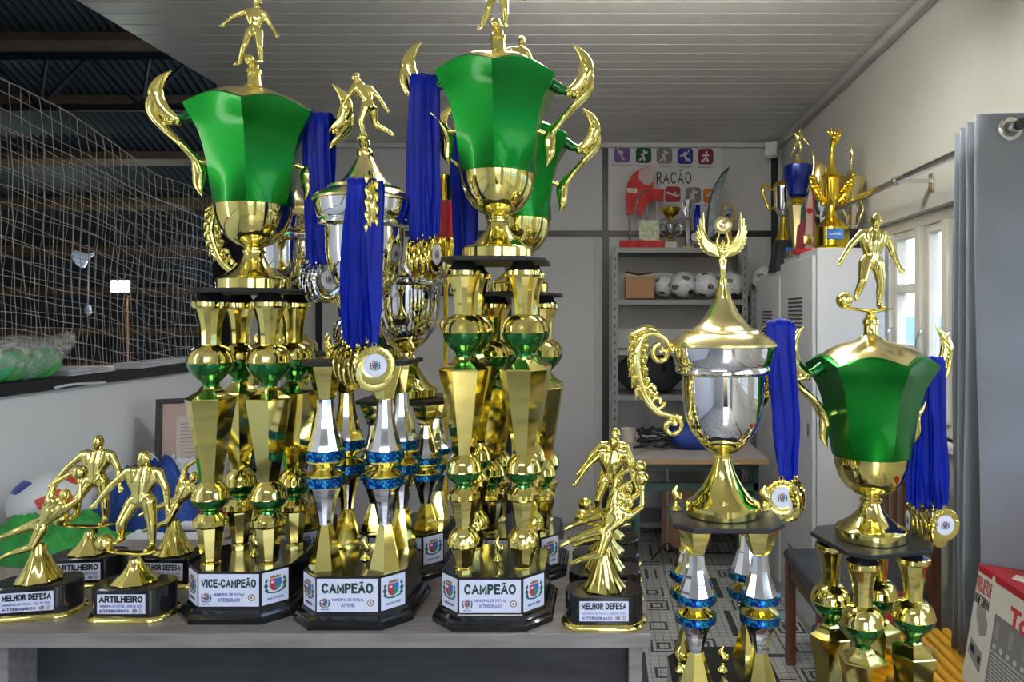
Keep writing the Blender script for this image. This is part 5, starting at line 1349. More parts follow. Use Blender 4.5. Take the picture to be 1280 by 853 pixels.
# table with green frame
tb = tag(empty('work_table', (0.45, 3.72, 0)), 'low table with pale top and green steel frame by the shelf', 'table')
def bt(name, a, b, m, bevel=0.0): return board(tb, name, a, b, m, bevel)
bt('tabletop', (0.12, 3.40, 0.652), (0.78, 4.03, 0.67), 'table_top'); bt('front_edge', (0.12, 3.394, 0.650), (0.78, 3.40, 0.671), 'edge_brown')
for x in (0.15, 0.725):
    for y in (3.50, 3.96): bt('leg', (x, y, 0), (x + 0.028, y + 0.028, 0.62), 'frame_green', 0.003)
for z in (0.63, 0.52): bt('rail', (0.15, 3.50, z - 0.022), (0.753, 3.526, z + 0.018), 'frame_green', 0.002)
for x in (0.15, 0.725): bt('rail', (x, 3.53, 0.608), (x + 0.028, 3.96, 0.65), 'frame_green', 0.002)
cb = tag(empty('cable_coil', (0.27, 3.70, 0.672)), 'tangle of black cables on the low table', 'cable')
for k in range(5):
    rn = random.Random(k + 30); mb = MB(); pts = []
    for i in range(14):
        a = i / 14 * 2 * pi; pts.append((0.09 * cos(a) * rn.uniform(0.7, 1.2), 0.07 * sin(a) * rn.uniform(0.7, 1.2), 0.012 + 0.015 * k + rn.uniform(0, 0.03)))
    mb.tube(pts, 0.007, 6, closed=True); put('cable_loop', mb.mesh('cable_loop', 'cable', 60), cb)
mb = MB(); mb.tube([(-0.12, -0.05, 0.01), (-0.05, -0.1, 0.03), (0.03, -0.08, 0.05), (0.1, -0.1, 0.012)], 0.006, 6, sub=5); put('cable_loop', mb.mesh('cable_loop', 'cable', 60), cb)
def soft_box(w, d, h, seed, n=14):
    rn = random.Random(seed); mb = MB(); loops = []
    for i in range(11):
        v = i / 10; z = h * (0.5 - 0.5 * cos(pi * v)); k = (max(0.05, sin(pi * min(max(v, 0.03), 0.97)))) ** 0.35
        lp = []
        for q in range(28):
            a = 2 * pi * q / 28; c_, s_ = cos(a), sin(a)
            lp.append((w / 2 * k * abs(c_) ** 0.55 * (1 if c_ > 0 else -1) * (1 + 0.05 * sin(5 * v + q + seed)), d / 2 * k * abs(s_) ** 0.55 * (1 if s_ > 0 else -1) * (1 + 0.05 * sin(6 * v + q * 1.3)), z))
        loops.append(lp)
    mb.loft(loops); return mb
bb = tag(empty('blue_bag', (0.50, 3.72, 0.6705)), 'blue cloth bag on the low table behind the silver cup', 'bag')
put('bag_body', soft_box(0.34, 0.22, 0.125, 5).mesh('bag_body', 'blue_bag', 60), bb)
mb = MB(); mb.tube([(-0.06, -0.1, 0.09), (-0.03, -0.13, 0.14), (0.05, -0.12, 0.13), (0.07, -0.1, 0.08)], 0.008, 6, sub=4, ratio=0.4); put('strap', mb.mesh('strap', 'cloth_black', 50), bb)
# curved plywood seat back under the table
pc = tag(empty('plywood_chair', (0.47, 4.10, 0)), 'low curved plywood piece standing under the table', 'chair')
mb = MB(); loops = []
for i in range(9):
    a = -0.7 + 1.4 * i / 8; x = 0.22 * sin(a) ; y = 0.06 - 0.08 * cos(a)
    loops.append([(x, y, 0.03), (x, y + 0.012, 0.03), (x, y + 0.012, 0.41), (x, y, 0.41)])
mb.loft(loops); put('shell', mb.mesh('shell', 'ply', 30), pc)
for s in (-1, 1):
    mb = MB(); mb.tube([(s * 0.08, 0.02, 0), (s * 0.08, 0.02, 0.06)], 0.012, 8); put('foot', mb.mesh('foot', 'black_matte'), pc)
tp = tag(empty('tripod', (0.355, 4.0, 0)), 'thin black tripod standing under the low table', 'tripod')
mb = MB(); mb.tube([(0, 0, 0.05), (0, 0, 0.60)], 0.007, 8); put('pole', mb.mesh('pole', 'steel', 40), tp)
for k in range(3):
    mb = MB(); mb.tube([(0, 0, 0.09), (0.10 * cos(k * 2.1 + 3.5), 0.10 * sin(k * 2.1 + 3.5), 0.006)], 0.006, 6); put('leg', mb.mesh('leg', 'black_matte'), tp)
# small dark notice panel on the back wall, seen between the trophies
npn = tag(empty('fuse_panel', (-1.02, YB - 0.02, 1.56)), 'dark panel with pale switches on the back wall between trophies', 'panel')
mb = MB(); mb.box((0, 0, 0), (0.14, 0.03, 0.16)); put('panel_body', mb.mesh('panel_body', 'black_matte'), npn, bevel=0.003)
for i in range(3):
    for j in range(2):
        mb = MB(); mb.box((-0.04 + 0.04 * i, -0.018, -0.045 + 0.08 * j), (0.025, 0.008, 0.045)); put('switch', mb.mesh('switch', 'white_plastic'), npn)
sen = tag(empty('alarm_sensor', (1.06, 4.55, 2.40)), 'small white alarm sensor high in the far corner', 'sensor')
mb = MB(); mb.box((0, 0, 0), (0.075, 0.05, 0.10)); put('sensor_body', mb.mesh('sensor_body', 'white_plastic'), sen, rot=(R(-15), 0, R(-30)), bevel=0.008)
mb = MB(); mb.tube([(0, 0.02, 0.0), (0, 0.12, 0.02)], 0.012, 8); put('bracket', mb.mesh('bracket', 'white_plastic'), sen)

# ================================================================== LOCKERS AND WHAT STANDS ON THEM
def locker(x0, x1, y0, y1, h, doors, label):
    t = tag(empty('locker', ((x0 + x1) / 2, (y0 + y1) / 2, 0)), label, 'locker')
    board(t, 'cabinet_body', (x0 + 0.018, y0, 0), (x1, y1, h), 'locker', 0.004)
    w = (y1 - y0) / doors
    for k in range(doors):
        a = y0 + w * k + 0.008; b = y0 + w * (k + 1) - 0.008
        d = board(t, 'door', (x0, a, 0.06), (x0 + 0.016, b, h - 0.03), 'locker', 0.003)
        for q in range(9):
            for zz in (h - 0.20, 0.30):
                mb = MB(); mb.box((-0.009, 0, 0), (0.004, w * 0.42, 0.006)); v = put('vent_slot', cached(('slot', w), lambda: mb.mesh('vent_slot', 'vent_dark')), d, (0, 0, zz - 0.018 * q - (0.06 + h - 0.03) / 2))
        mb = MB(); mb.box((-0.014, -(b - a) / 2 + 0.03, 0.05), (0.012, 0.012, 0.06)); put('handle', mb.mesh('handle', 'steel'), d, bevel=0.003)
    return t
locker(0.85, 1.143, 2.93, 3.475, 1.627, 1, 'taller pale steel locker nearer the window')
locker(0.85, 1.143, 3.485, 4.02, 1.572, 1, 'lower pale steel locker next to the far shelf')
LT, LT2 = 1.627, 1.572
def lt(name, label, x, y, z): return tag(empty(name, (x, y, z)), label, 'trophy', 'trophies on the lockers')
# silver jug cup on black base
t = lt('jug_trophy', 'silver cup trophy with gold handle and tall black base on the lower locker', 0.925, 3.70, LT2)
mb = MB(); mb.loft([octa(0.07, 0.01, 0.0), octa(0.045, 0.01, 0.16), octa(0.045, 0.01, 0.165)]); put('base', mb.mesh('base', 'black_matte'), t)
mb = MB(); mb.box((0.02, -0.062, 0.10), (0.055, 0.003, 0.05), M=Matrix.Rotation(R(-9), 4, 'X')); put('plaque', mb.mesh('plaque', 'crest_blue'), t)
mb = MB(); mb.lathe([(0.045, 0.165), (0.043, 0.175), (0.022, 0.23), (0.016, 0.29)], 24); put('stem', mb.mesh('stem', 'gold_deep', 40), t)
mb = MB(); mb.lathe([(0.016, 0.285), (0.034, 0.30), (0.040, 0.315), (0.046, 0.32), (0.05, 0.34), (0.055, 0.44), (0.052, 0.44)], 28); put('cup_body', mb.mesh('cup_body', 'silver', 30), t)
mb = MB(); mb.lathe([(0.058, 0.438), (0.056, 0.447), (0.035, 0.47), (0.01, 0.478)], 28); put('lid', mb.mesh('lid', 'gold_deep', 40), t)
mb = MB(); mb.tube([(-0.05, 0, 0.335), (-0.075, 0, 0.325), (-0.09, 0, 0.36), (-0.11, 0, 0.42), (-0.09, 0, 0.455), (-0.07, 0, 0.43), (-0.052, 0, 0.425)], [0.006, 0.009, 0.007, 0.009, 0.008, 0.006, 0.005], 8, sub=6); put('handle', mb.mesh('handle', 'gold_deep', 50), t)
# blue cup
t = lt('blue_cup_trophy', 'blue cup trophy with gold footballer on its lid on the taller locker', 0.905, 3.36, LT)
mb = MB(); mb.box((0, 0, 0.012), (0.10, 0.10, 0.024)); put('base', mb.mesh('base', 'gold_satin'), t, bevel=0.003)
mb = MB(); mb.lathe([(0.028, 0.024), (0.024, 0.04), (0.048, 0.235), (0.044, 0.24)], 8); put('column', mb.mesh('column', 'gold_satin', 20), t)
mb = MB(); mb.lathe([(0.02, 0.238), (0.032, 0.25), (0.026, 0.268), (0.032, 0.275)], 18); put('stem', mb.mesh('stem', 'gold_deep', 40), t)
mb = MB(); mb.lathe([(0.03, 0.272), (0.048, 0.285), (0.052, 0.335), (0.064, 0.36), (0.067, 0.365), (0.068, 0.42), (0.06, 0.425)], 30); put('cup_body', mb.mesh('cup_body', 'blue_cup', 30), t)
mb = MB(); mb.lathe([(0.03, 0.422), (0.022, 0.44), (0.016, 0.475)], 16); put('pedestal', mb.mesh('pedestal', 'gold_satin', 40), t)
put('figure', figure_mesh('kick'), t, (0, 0, 0.473), scale=(0.125,) * 3)
mb = MB(); mb.tube([(0.025, -0.06, 0.29), (0.04, -0.075, 0.34), (0.052, -0.08, 0.40), (0.050, -0.08, 0.45), (0.044, -0.08, 0.475)], [0.003, 0.007, 0.008, 0.010, 0.001], 8, sub=5); put('handle', mb.mesh('handle', 'gold_satin', 50), t)
# pennant-like red and green plaque
t = tag(empty('flag_award', (0.895, 3.21, LT)), 'red green and white pointed award with a gold crest on the taller locker', 'award')
mb = MB(); mb.box((0, 0, 0.01), (0.09, 0.07, 0.02)); put('base', mb.mesh('base', 'red_plain'), t)
mb = MB(); mb.prism([(-0.04, 0.02), (0.02, 0.02), (0.0, 0.16), (-0.03, 0.12)], 0.014, 0, 'xz', 0.0); put('red_blade', mb.mesh('red_blade', 'maroon'), t)
mb = MB(); mb.prism([(-0.022, 0.02), (0.012, 0.02), (0.004, 0.24), (-0.012, 0.19)], 0.010, 0, 'xz', 0.014); put('green_blade', mb.mesh('green_blade', 'frame_green'), t)
mb = MB(); mb.prism([(0.0, 0.02), (0.036, 0.02), (0.034, 0.25), (0.022, 0.29), (0.006, 0.22)], 0.010, 0, 'xz', -0.010); put('white_blade', mb.mesh('white_blade', 'rose_grey'), t)
mb = MB(); mb.prism([(0.034, 0.02), (0.042, 0.02), (0.038, 0.28), (0.032, 0.28)], 0.012, 0, 'xz', -0.012); put('red_edge', mb.mesh('red_edge', 'red_plain'), t)
mb = MB(); mb.T = Matrix.Rotation(R(90), 4, 'X'); mb.lathe([(0.026, 0.0), (0.024, 0.008), (0.01, 0.012)], 10, c=(0.012, 0.06, 0.012), rf=gad(5, 0.15)); put('gold_crest', mb.mesh('gold_crest', 'gold_satin', 40), t)
mb = MB(); mb.T = Matrix.Rotation(R(90), 4, 'X'); mb.lathe([(0.014, 0.0), (0.012, 0.003)], 6, c=(0.018, 0.19, 0.011)); put('red_badge', mb.mesh('red_badge', 'red_plain'), t)
# white/silver goblet with oval wreath
t = lt('wreath_trophy', 'slim silver goblet trophy with gold oval wreath between the gold cup and blue cup', 0.985, 3.28, LT)
mb = MB(); mb.box((0, 0, 0.02), (0.07, 0.07, 0.04)); put('base', mb.mesh('base', 'cream_pot'), t)
mb = MB(); mb.lathe([(0.02, 0.04), (0.012, 0.06), (0.02, 0.11), (0.034, 0.16), (0.036, 0.17), (0.018, 0.18), (0.02, 0.19), (0.034, 0.22), (0.04, 0.27), (0.034, 0.275)], 20, rf=gad(10, 0.04)); put('goblet', mb.mesh('goblet', 'silver', 40), t)
mb = MB(); mb.lathe([(0.032, 0.272), (0.02, 0.29), (0.006, 0.31)], 18); put('lid', mb.mesh('lid', 'gold_satin', 40), t)
mb = MB(); mb.T = Matrix.Translation((0, 0, 0.365)) @ Matrix.Diagonal((0.42, 0.2, 1, 1)); mb.sphere((0, 0, 0), 0.058, 16, 12); put('wreath', mb.mesh('wreath', 'gold_satin', 60), t)
for s in (-1, 1):
    mb = MB(); mb.tube([(s * 0.01, -0.012, 0.315), (s * 0.026, -0.012, 0.35), (s * 0.022, -0.012, 0.40), (0, -0.012, 0.43)], [0.003, 0.005, 0.004, 0.001], 6, sub=5); put('laurel', mb.mesh('laurel', 'gold', 50), t)
# big gold cup with blue plaque
t = lt('gold_cup_trophy', 'all gold cup trophy with leafy handles and blue plaque on the taller locker', 0.955, 3.02, LT)
mb = MB(); mb.lathe([(0.078, 0.0), (0.080, 0.006), (0.074, 0.012), (0.072, 0.09), (0.05, 0.11), (0.036, 0.125), (0.030, 0.13)], 30); put('base', mb.mesh('base', 'gold_deep', 35), t)
mb = MB(); mb.box((-0.01, -0.076, 0.058), (0.068, 0.004, 0.042), M=Matrix.Rotation(R(-4), 4, 'Z')); pl = put('plaque', mb.mesh('plaque', 'crest_blue'), t)
put('lettering', bold_text('CAMPEÃO', 0.05, 0.010, 'label_white'), pl, (-0.012, -0.0795, 0.058))
mb = MB(); mb.lathe([(0.030, 0.128), (0.020, 0.15), (0.017, 0.185), (0.026, 0.20), (0.030, 0.21), (0.034, 0.30), (0.046, 0.306), (0.040, 0.312)], 24); put('cup_body', mb.mesh('cup_body', 'gold_deep', 35), t)
for s in (-1, 1):
    mb = MB(); rn = random.Random(5 + s)
    for k in range(16): mb.sphere((s * (0.036 + 0.05 * (k % 8) / 8 + rn.uniform(0, 0.01)), rn.uniform(-0.012, 0.012), 0.21 + 0.09 * (k % 8) / 8 + (0.018 if k > 7 else -0.018) + rn.uniform(-0.01, 0.01)), rn.uniform(0.009, 0.016), 8, 6)
    mb.tube([(s * 0.03, 0, 0.20), (s * 0.06, 0, 0.235), (s * 0.09, 0, 0.29)], [0.012, 0.018, 0.006], 8, sub=4); put('handle', mb.mesh('handle', 'gold_deep', 60), t)
mb = MB(); mb.lathe([(0.034, 0.31), (0.022, 0.325), (0.012, 0.36), (0.010, 0.39)], 20); put('lid', mb.mesh('lid', 'gold_deep', 40), t)
mb = MB(); mb.tube([(0, 0, 0.385), (0.002, 0, 0.42), (0.008, 0, 0.45)], [0.010, 0.008, 0.014], 10, sub=4); mb.sphere((0.014, 0, 0.468), 0.021, 12, 8)
for k in range(5): mb.tube([(0.005 + 0.006 * k, 0, 0.47), (-0.014 + 0.013 * k, -0.004, 0.492), (-0.016 + 0.015 * k, -0.002, 0.505 + 0.006 * (k % 2))], [0.006, 0.005, 0.003], 6, sub=3)
put('hand_finial', mb.mesh('hand_finial', 'gold_deep', 60), t)
# tall flared trophy with torch
t = lt('torch_trophy', 'flared silver and gold trophy with torch finial on black base by the window wall', 1.083, 3.15, LT)
mb = MB(); mb.loft([octa(0.052, 0.01, 0), octa(0.042, 0.01, 0.10)]); put('base', mb.mesh('base', 'black_matte'), t)
mb = MB(); mb.lathe([(0.03, 0.10), (0.018, 0.12), (0.034, 0.20), (0.026, 0.215), (0.020, 0.222)], 10); put('lower_cup', mb.mesh('lower_cup', 'silver', 25), t)
mb = MB(); mb.lathe([(0.018, 0.22), (0.03, 0.24), (0.052, 0.285), (0.062, 0.318), (0.055, 0.318)], 10); put('cup_body', mb.mesh('cup_body', 'gold_satin', 25), t)
mb = MB(); mb.lathe([(0.06, 0.318), (0.058, 0.322), (0.022, 0.34), (0.008, 0.37), (0.006, 0.41)], 18); put('lid', mb.mesh('lid', 'gold_satin', 40), t)
mb = MB(); mb.tube([(0, 0, 0.40), (0.004, 0, 0.43), (0.0, 0, 0.46), (0.008, 0, 0.50)], [0.004, 0.012, 0.009, 0.001], 8, sub=5); put('torch', mb.mesh('torch', 'gold_satin', 50), t)
for s in (-1, 1):
    mb = MB(); mb.tube([(s * 0.045, -0.01, 0.27), (s * 0.03, -0.02, 0.235), (s * 0.045, -0.02, 0.19), (s * 0.03, -0.02, 0.15), (s * 0.02, -0.01, 0.11)], [0.004, 0.007, 0.006, 0.007, 0.003], 8, sub=5); put('handle', mb.mesh('handle', 'gold_satin', 50), t)
t = tag(empty('wood_plaque', (1.10, 3.38, LT)), 'pale wooden plaque leaning on the wall behind the locker trophies', 'plaque')
mb = MB(); mb.box((0.0, 0, 0.09), (0.012, 0.17, 0.17), M=Matrix.Rotation(R(8), 4, 'Y')); pb = put('board', mb.mesh('board', 'wood_plaque'), t)
mb = MB(); mb.box((-0.009, 0, 0.09), (0.004, 0.11, 0.09), M=Matrix.Rotation(R(8), 4, 'Y')); put('plate', mb.mesh('plate', 'paper_pale'), t)
# red column cup seen between the trophies, on a tall thin base behind them
t = tag(empty('red_cup_trophy', (-0.405, 1.95, 0.0)), 'gold and red cup trophy glimpsed between the silver and green trophies', 'trophy')
t.location = (at(557, 0, 1.862).x, 1.864, DT)
mb = MB(); mb.loft([octa(0.029, 0.008, 0.0), octa(0.029, 0.008, 0.05), octa(0.027, 0.008, 0.052)]); put('base', mb.mesh('base', 'black'), t)
mb = MB(); mb.lathe([(0.016, 0.05), (0.006, 0.08), (0.006, 0.66), (0.016, 0.70), (0.01, 0.72), (0.020, 0.755), (0.026, 0.785), (0.024, 0.79)], 18); put('stem', mb.mesh('stem', 'gold_deep', 40), t)
mb = MB(); mb.lathe([(0.020, 0.785), (0.026, 0.83), (0.027, 0.885), (0.022, 0.89)], 20); put('red_body', mb.mesh('red_body', 'red_plain', 40), t)
mb = MB(); mb.lathe([(0.026, 0.885), (0.030, 0.92), (0.029, 0.95), (0.018, 0.955)], 20); put('rim', mb.mesh('rim', 'gold_deep', 40), t)

# ================================================================== CURTAIN, ROD
cr = tag(empty('curtain', (1.02, 1.9, 0.42)), 'grey blackout curtain bunched at the near end of the rod', 'curtain')
def curtain_path():
    folds = [(1.135, 1.812), (0.968, 1.822), (0.957, 1.838), (1.09, 1.868), (1.09, 1.880), (0.972, 1.898), (0.972, 1.910), (1.09, 1.930), (1.09, 1.942), (0.985, 1.960), (0.985, 1.970), (1.09, 1.990), (1.09, 2.000), (0.997, 2.020), (0.997, 2.030), (1.03, 2.055)]
    return catmull([(x, y, 0) for x, y in folds], 5)
cp = curtain_path()
mb = MB(); rows = 14; V = []; fcs = []
for j in range(rows + 1):
    v = j / rows; z = 1.862 - 1.44 * v
    for i, p in enumerate(cp):
        k = 1 + 0.18 * v
        V.append((1.03 + (p.x - 1.03) * (1 - 0.06 * v) + 0.010 * sin(v * 5 + p.y * 30) * v - 0.045 * v * max(0, (p.y - 1.9) / 0.25), p.y + 0.012 * sin(4 * v + i * 0.2) * v, z))
n = len(cp)
for j in range(rows):
    for i in range(n - 1):
        a = j * n + i; fcs.append((a, a + 1, a + n + 1, a + n))
mb.add([tuple(Vector(v) - cr.location) for v in V], fcs)
co_ = put('curtain_cloth', mb.mesh('curtain_cloth', 'curtain', 60), cr)
so = co_.modifiers.new('s', 'SOLIDIFY'); so.thickness = 0.003; so.offset = 0
mb = MB(); n2 = 24
mb.tube([(0.024 * cos(2 * pi * i / n2), 0, 0.024 * sin(2 * pi * i / n2)) for i in range(n2)], 0.007, 8, closed=True, ratio=0.6); gm = mb.mesh('grommet', 'steel', 50)
for x, y in ((1.025, 1.815), (1.03, 1.853), (1.03, 1.888), (1.03, 1.920), (1.03, 1.950), (1.03, 1.980), (1.03, 2.010)):
    put('grommet', gm, cr, Vector((x, y, 1.822)) - cr.location)
rod = tag(empty('curtain_rod', (1.025, 2.5, 1.822)), 'steel curtain rod with black end cap above the window', 'curtain rod')
mb = MB(); mb.tube([(0, -0.72, 0), (0, 0.95, 0)], 0.0125, 16); put('bar', mb.mesh('bar', 'steel', 40), rod)
mb = MB(); mb.tube([(0, -0.735, 0), (0, -0.72, 0)], 0.0135, 16); put('end_cap', mb.mesh('end_cap', 'black', 40), rod)
for y in (-0.62, 0.02, 0.85):
    mb = MB(); mb.box((0.06, 0, 0), (0.125, 0.018, 0.014)); mb.box((0.120, 0, -0.005), (0.006, 0.03, 0.06)); mb.tube([(0, -0.01, 0), (0, 0.01, 0)], 0.018, 14); put('bracket', mb.mesh('bracket', 'steel'), rod, (0, y, 0))

# ================================================================== RIGHT CORNER: CHAIR, SLATTED BENCH, BOX
ch = tag(empty('wooden_chair', (0.92, 2.60, 0)), 'dark wooden chair with black padded seat and slatted back by the window wall', 'chair')
def bc(name, a, b, m, bevel=0.004): return board(ch, name, a, b, m, bevel)
sz = 0.43
bc('seat', (0.70, 2.36, sz - 0.03), (1.10, 2.82, sz + 0.012), 'seat_dark', 0.014)
bc('apron', (0.715, 2.375, sz - 0.09), (0.735, 2.805, sz - 0.032), 'wood_brown'); bc('apron', (0.735, 2.375, sz - 0.09), (1.06, 2.395, sz - 0.032), 'wood_brown')
for x, y in ((0.705, 2.37), (0.705, 2.775)): bc('leg', (x, y, 0), (x + 0.035, y + 0.035, sz - 0.032), 'wood_brown')
for y in (2.345, 2.80): bc('leg', (1.062, y, 0), (1.10, y + 0.035, 0.83), 'wood_brown')
bc('top_rail', (1.066, 2.381, 0.76), (1.096, 2.799, 0.83), 'wood_brown'); bc('lower_rail', (1.07, 2.381, 0.49), (1.092, 2.799, 0.53), 'wood_brown')
for k in range(5):
    y = 2.44 + 0.078 * k; bc('slat', (1.074, y, 0.531), (1.090, y + 0.026, 0.759), 'wood_brown', 0.002)
bh = tag(empty('slatted_bench', (1.0, 1.75, 0)), 'bench of yellow varnished round slats under the projector box', 'bench')
BZ = 0.42
for k in range(10):
    x = 0.832 + 0.0315 * k
    mb = MB(); mb.tube([(x - 1.0, -0.42, BZ - 0.014), (x - 1.0, 0.40, BZ - 0.014)], 0.0125, 12); put('slat', mb.mesh('slat', 'bamboo', 40), bh)
for y in (-0.36, 0.36):
    mb = MB(); mb.box((-0.02, y, BZ - 0.045), (0.30, 0.03, 0.034)); put('cross_rail', mb.mesh('cross_rail', 'wood_brown'), bh, bevel=0.003)
    for x in (-0.15, 0.11):
        mb = MB(); mb.box((x, y, (BZ - 0.062) / 2), (0.03, 0.03, BZ - 0.062)); put('leg', mb.mesh('leg', 'wood_brown'), bh, bevel=0.003)
rs = tag(empty('red_cushion', (0.86, 2.22, 0)), 'dark red rounded stool seat behind the green trophy columns', 'stool')
mb = MB(); mb.lathe([(0.05, 0.36), (0.085, 0.37), (0.092, 0.40), (0.085, 0.44), (0.06, 0.462), (0.02, 0.47)], 28); put('seat', mb.mesh('seat', 'red_plain', 50), rs)
rs.location = (0.945, 2.262, 0)
for k in range(4):
    a = k * pi / 2 + 0.6; mb = MB(); mb.tube([(0.07 * cos(a), 0.07 * sin(a), 0.0), (0.05 * cos(a), 0.05 * sin(a), 0.365)], 0.011, 8); put('leg', mb.mesh('leg', 'steel', 40), rs)

# projector carton: printed long side faces the room, dark red top, leaning back towards the curtain
PT, PL, PH = 0.150, 0.46, 0.285
pbx = tag(empty('projector_box', (0.893, 1.80, BZ + 0.0245)), 'white and red projector carton leaning on the yellow slatted bench', 'carton')
TILT = Matrix.Rotation(R(9), 4, 'Y')
def pput(name, mb, m, bevel=0.0):
    mb.V = [tuple(TILT @ Vector(v)) for v in mb.V]; return put(name, mb.mesh(name, m), pbx, bevel=bevel)
mb = MB(); mb.span((0, -PL, 0), (PT, 0, PH)); pput('box_body', mb, 'box_white', 0.002)
mb = MB(); mb.span((-0.002, -PL - 0.002, PH), (PT + 0.002, 0.002, PH + 0.004)); pput('lid', mb, 'red_plain')
for (a_, b_) in ((-0.004, -0.066), (-0.078, -0.20), (-0.21, -0.45)):
    mb = MB(); mb.prism([(a_, PH), (b_, PH), (b_ + 0.003, PH - 0.012), (a_ - 0.003, PH - 0.012)], -0.0015, 0, 'yz', 0.0); pput('lid_flap', mb, 'red_plain')
mb = MB(); mb.prism([(0.03, -0.09), (0.065, -0.05), (0.10, -0.09), (0.065, -0.13)], 0.001, 0, 'xy', PH + 0.004); pput('lid_sticker', mb, 'cream_pot')
def pletter(txt, w, h, m, yc, zc, bold=0.0):
    o = put('lettering', (bold_text(txt, w, h, m, 0.13) if txt.isupper() else text_mesh(txt, w, h, m, bold)), pbx, TILT @ Vector((-0.0004, yc, zc))); o.rotation_euler = (TILT @ Matrix.Rotation(R(-90), 4, 'Z')).to_euler()
pletter('PROJETOR', 0.066, 0.036, 'red_print', -0.038, PH - 0.040); pletter('HOME CINEMA', 0.066, 0.024, 'ink_black', -0.038, PH - 0.076)
pletter('Tomate', 0.20, 0.046, 'red_print', -0.255, PH - 0.062, 0.04)
def pic(name, poly, m, th=0.0008, off=0.0): mb = MB(); mb.prism(poly, -th, 0, 'yz', -off); return pput(name, mb, m)
pic('printed_projector', [(-0.022, 0.200), (-0.056, 0.196), (-0.075, 0.165), (-0.075, 0.140), (-0.050, 0.128), (-0.030, 0.160), (-0.022, 0.172)], 'device_grey')
pic('printed_projector', [(-0.016, 0.112), (-0.068, 0.096), (-0.072, 0.088), (-0.072, 0.052), (-0.066, 0.048), (-0.014, 0.072), (-0.012, 0.080)], 'device_grey')
pic('printed_port', [(-0.020, 0.100), (-0.038, 0.094), (-0.038, 0.076), (-0.020, 0.084)], 'ink_black', 0.0006, 0.0008); pic('printed_port', [(-0.056, 0.086), (-0.068, 0.082), (-0.068, 0.064), (-0.056, 0.070)], 'ink_black', 0.0006, 0.0008)
pic('printed_panel', [(-0.100, 0.205), (-0.455, 0.205), (-0.455, 0.012), (-0.100, 0.012)], 'box_grey')
for k in range(12): pic('printed_line', [(-0.108, 0.020 + 0.008 * k), (-0.30 - 0.03 * (k % 3), 0.020 + 0.008 * k), (-0.30 - 0.03 * (k % 3), 0.0225 + 0.008 * k), (-0.108, 0.0225 + 0.008 * k)], 'line_grey', 0.0005, 0.0008)
pic('printed_line', [(-0.102, 0.118), (-0.45, 0.118), (-0.45, 0.121), (-0.102, 0.121)], 'line_grey', 0.0005, 0.0008)
for k in range(8):
    c_ = -0.115 - 0.028 * k; pic('printed_icon', [(c_ + 0.007 * cos(q * pi / 4), 0.133 + 0.007 * sin(q * pi / 4)) for q in range(8)], 'line_grey', 0.0005, 0.0008)
    if k % 2 == 0: pic('printed_line', [(c_ + 0.006, 0.150), (c_ - 0.010, 0.150), (c_ - 0.010, 0.190), (c_ + 0.006, 0.190)], 'device_grey', 0.0005, 0.0008)

# ================================================================== LEFT SIDE CLUTTER
def heap(name, c, w, d, h, m, seed, label, cat, n=26, rz=0.0):
    """crumpled cloth: folded height field with an underside"""
    rn = random.Random(seed); ks = [(rn.uniform(-18, 18), rn.uniform(-18, 18), rn.uniform(0, 6.28), rn.uniform(0.3, 1)) for _ in range(5)]
    V = []; fcs = []
    for j in range(n + 1):
        for i in range(n + 1):
            u, v = i / n * 2 - 1, j / n * 2 - 1
            rr = max(abs(u), abs(v)) ** 3 * 0.5 + 0.5 * (u * u + v * v) / 2
            edge = max(0, 1 - rr) ** 0.6
            p3 = Vector((u * w * 6 + seed, v * d * 6, seed * 0.7)); p4 = Vector((u * w * 11, v * d * 11 + seed, 1.3 * seed))
            wv = 0.72 * (1 - 1.5 * abs(noise.noise(p3))) + 0.28 * (1 - 1.5 * abs(noise.noise(p4)))
            wob = 1 + 0.10 * sin(5 * math.atan2(v, u) + seed)
            V.append((u * w / 2 * wob, v * d / 2 * wob, 0.006 + h * edge * (0.15 + 1.15 * wv)))
    N = n + 1
    for j in range(n):
        for i in range(n): fcs.append((j * N + i, j * N + i + 1, (j + 1) * N + i + 1, (j + 1) * N + i))
    top = len(V); V += [(x, y, 0.0) for x, y, z in V]
    fcs += [tuple(top + q for q in reversed(f)) for f in list(fcs)]
    ring = [i for i in range(N)] + [j * N + n for j in range(1, N)] + [n * N + i for i in range(n - 1, -1, -1)] + [j * N for j in range(n - 1, 0, -1)]
    for a, b in zip(ring, ring[1:] + ring[:1]): fcs.append((a, b, top + b, top + a))
    mb = MB(); mb.add(V, fcs)
    return tag(put(name, mb.mesh(name, m, 70), None, c, (0, 0, rz)), label, cat)
heap('green_jersey', (-1.53, 2.00, DS + 0.0005), 0.36, 0.16, 0.10, 'cloth_green', 3, 'crumpled bright green jersey on the side desk', 'jersey', 40)
heap('white_cloth', (-1.28, 1.985, DS + 0.0005), 0.12, 0.13, 0.06, 'cloth_white', 6, 'small crumpled white cloth beside the green jersey', 'cloth', 34)
heap('blue_jersey', (-1.44, 2.30, DS + 0.0005), 0.26, 0.22, 0.17, 'cloth_blue', 9, 'crumpled dark blue jersey behind the gold footballers', 'jersey', 40)
heap('white_shirt', (-1.60, 2.56, DS + 0.0005), 0.40, 0.22, 0.15, 'cloth_white', 12, 'crumpled white shirt near the half wall', 'shirt', 40)
heap('plastic_sack', (-1.305, 2.56, DS + 0.0005), 0.16, 0.16, 0.16, 'plastic_film', 15, 'crumpled clear plastic sack in front of the document frame', 'plastic bag', 34)
heap('red_cloth', (-1.30, 2.40, DS + 0.0005), 0.08, 0.09, 0.09, 'red_plain', 18, 'small red cloth beside the dark blue jersey', 'cloth')
